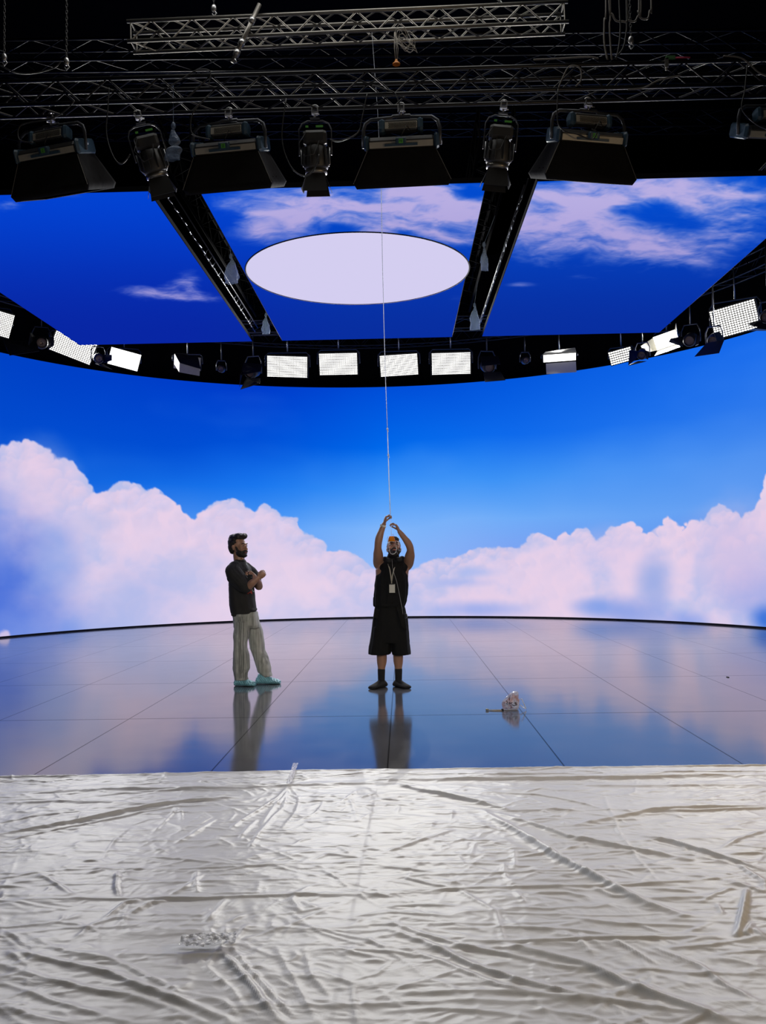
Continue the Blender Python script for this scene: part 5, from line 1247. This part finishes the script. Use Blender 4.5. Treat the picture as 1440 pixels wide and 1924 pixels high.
rB([(1060,480,606,.095,.08),(1120,490,628,.098,.09),(1200,486,650,.100,.10),(1290,498,667,.100,.10),(1360,514,670,.098,.10),(1430,540,700,.096,.09),(1500,566,725,.096,.08),(1560,582,735,.094,.07),(1600,590,735,.090,.07),(1640,640,750,.088,.07)], tr_, foldJ, n=48)
tj = fuse(tr_, 'jeans', M_jean, pb, OB, 0.006, 2, ripple=noisy(.009, 9, 317))
M_seam = mat('dark_trouser_seam', (0.10, 0.10, 0.095), 0.9)
for off in (0, 18, 42):
    m_ = MB(); m_.tube([cB(392 + off*.8, 1010, -.156), cB(398 + off, 1100, -.170), cB(395 + off, 1200, -.184), cB(392 + off, 1300, -.191), cB(394 + off, 1400, -.194), cB(398 + off*1.1, 1500, -.185), cB(394 + off, 1600, -.164), cB(397 + off, 1670, -.154)], .0032, 6); m_.build('seam', M_seam, tj, OB)
# shoe covers
M_cov = mat('pale_blue_shoe_cover', (0.20, 0.46, 0.52), 0.45, noise=0.35, nscale=25, bump=0.8, bscale=50)
def cover(ank, yw, L, z0=0.0):
    m_ = MB(); foot(m_, ank, yw, L=L, pad=.017, s=1.08)
    m_.lathe((ank[0], ank[1], .03), (0, 0, 1), [(0, .05), (.03, .060), (.06, .060), (.085, .054), (.088, .045)], 24, True)
    def rip(co): 
        a = np.arctan2(co[:, 1] - ank[1], co[:, 0] - ank[0]); return .0035*np.sin(co[:, 0]*240 + 3*co[:, 2]*60)*(co[:, 2] > .012) + .002*np.sin(a*26)*(co[:, 2] > .012)
    o = fuse(m_, 'shoe_cover', M_cov, pb, OB, 0.006, 1, ripple=rip); return o
cover((aN[0], YB - .06, 0), radians(-14), .235); cover((aF[0] - .02, YB + .07, 0), radians(-4), .27)

# ------------------------------------------------------------------ crumpled clear bag on the stage floor
bc = onz(962, 1333, 0.0)
kb = bc[1]/FPX
be = empty('crumpled_plastic_bag', (bc[0], bc[1], 0)); tag(be, 'crumpled clear plastic bag with black print lying on the glossy stage floor at right', 'plastic bag')
def bp(cx, cy, dy=0.0):   # notes on the enlarged crop, 9 px per picture px
    return np.array([(880 + cx/9 - 962)*kb, dy, (1332 - (1260 + cy/9))*kb])
out = [(582,640),(572,560),(585,505),(640,455),(700,395),(760,358),(850,348),(858,430),(872,500),(866,560),(858,600),(852,640)]
bgm = MB(); rr = np.random.RandomState(3)
cen = bp(730, 560); P = []
K = 48
ou = np.array([bp(*p) for p in out]); per = np.concatenate([[0], np.cumsum(np.linalg.norm(np.diff(np.vstack([ou, ou[:1]]), axis=0), axis=1))])
cl_ = np.vstack([ou, ou[:1]]); uu = np.linspace(0, per[-1], K, endpoint=False)
rim = np.stack([np.interp(uu, per, cl_[:, i]) for i in range(3)], 1)
Vg = np.linspace(0, pi, 15)
G = np.zeros((15, K + 1, 3))
for i, v in enumerate(Vg):
    for k in range(K + 1):
        p = cen + (rim[k % K] - cen)*sin(v)**0.8
        p = p + np.array([0, -0.075*cos(v), 0]); q = 0.030*(fbm(np.array([p[0]*34 + 3]), np.array([p[2]*34 + i*0.45]), 3, 401)[0] - 0.5)
        p = p + np.array([q*.5, q*1.9, q*.4]); p[2] = max(p[2], 0.004); G[i, k] = p
M_bagp = bpy.data.materials.new('printed_clear_bag'); M_bagp.use_nodes = True
nt = M_bagp.node_tree; bb = nt.nodes['Principled BSDF']; bb.inputs['Roughness'].default_value = 0.15; bb.inputs['Alpha'].default_value = 0.62; bb.inputs['Specular IOR Level'].default_value = 0.8
tc = nt.nodes.new('ShaderNodeTexCoord'); n1 = nt.nodes.new('ShaderNodeTexNoise'); n1.inputs['Scale'].default_value = 14; n1.inputs['Detail'].default_value = 3; nt.links.new(tc.outputs['Object'], n1.inputs['Vector'])
cr = nt.nodes.new('ShaderNodeValToRGB'); cr.color_ramp.elements[0].position = 0.42; cr.color_ramp.elements[0].color = (0.62, 0.34, 0.22, 1); cr.color_ramp.elements[1].position = 0.56; cr.color_ramp.elements[1].color = (0.72, 0.74, 0.80, 1)
nt.links.new(n1.outputs['Fac'], cr.inputs[0]); nt.links.new(cr.outputs[0], bb.inputs['Base Color'])
bgo = grid_mesh('bag_body', G, M_bagp, be, smooth=False)
pk = MB()
def mark(pts, r):
    Q = []
    for cx, cy in pts:
        p = bp(cx, cy); v = np.array([p[0], p[2]]); D = G.reshape(-1, 3); fr = D[D[:, 1] < 0.01]
        j = np.argmin((fr[:, 0] - v[0])**2 + (fr[:, 2] - v[1])**2); Q.append(np.array([p[0], fr[j, 1] - .006, max(p[2], .006)]))
    MB().tube(Q, r, 5).build('printed_mark', M_ink, bgo)
mark([(630,495),(650,490),(655,515),(640,530),(660,545)], .0028); mark([(690,500),(680,540),(705,520),(730,510)], .0040); mark([(715,400),(690,440),(690,480)], .0022)
mark([(745,405),(780,400),(790,430)], .0018); mark([(720,540),(760,560),(810,555),(800,520),(775,505),(785,545)], .0036); mark([(690,620),(730,590),(700,560)], .0022); mark([(800,360),(845,365),(840,420)], .0015); mark([(625,590),(650,600),(640,620)], .0024)
m_ = MB(); m_.tube([bp(866,480,-.02), bp(900,465,-.03), bp(940,560,-.04), bp(970,632,-.04), bp(940,615,-.05), bp(868,565,-.03)], .0038, 6); m_.build('strap', mat('white_strap', (0.75, 0.73, 0.74), 0.5), be)
m_ = MB()
tb = [bp(320,632), bp(420,640), bp(560,642), bp(700,650), bp(820,645)]
for p in tb: p[2] = .006
m_.tube([p + np.array([0, -.05, 0]) for p in tb], .0042, 6); m_.tube([tb[0] + np.array([0, -.05, 0]), tb[1] + np.array([0, -.08, 0]), tb[2] + np.array([0, -.09, 0])], .003, 6)
m_.build('tubing', mat('beige_tubing', (0.35, 0.31, 0.25), 0.4), be)
m_ = MB(); m_.tube([tb[0] + np.array([-.012, -.05, .004]), tb[0] + np.array([.012, -.06, .004])], .009, 8); m_.build('connector', mat('khaki_connector', (0.22, 0.2, 0.12), 0.5), be)
m_ = MB(); m_.tube([bp(555,645,-.06)*np.array([1, 1, 0]) + np.array([0, 0, .009]), bp(590,648,-.06)*np.array([1, 1, 0]) + np.array([0, 0, .009])], .009, 8); m_.build('coupling', M_black, be)
sp = onz(1368, 1272, 0.004); m_ = MB(); m_.box((sp[0], sp[1], .004), (.02, .05, .006)); tag(m_.build('floor_scrap', M_black), 'tiny black scrap lying on the stage floor near the right edge', 'scrap')
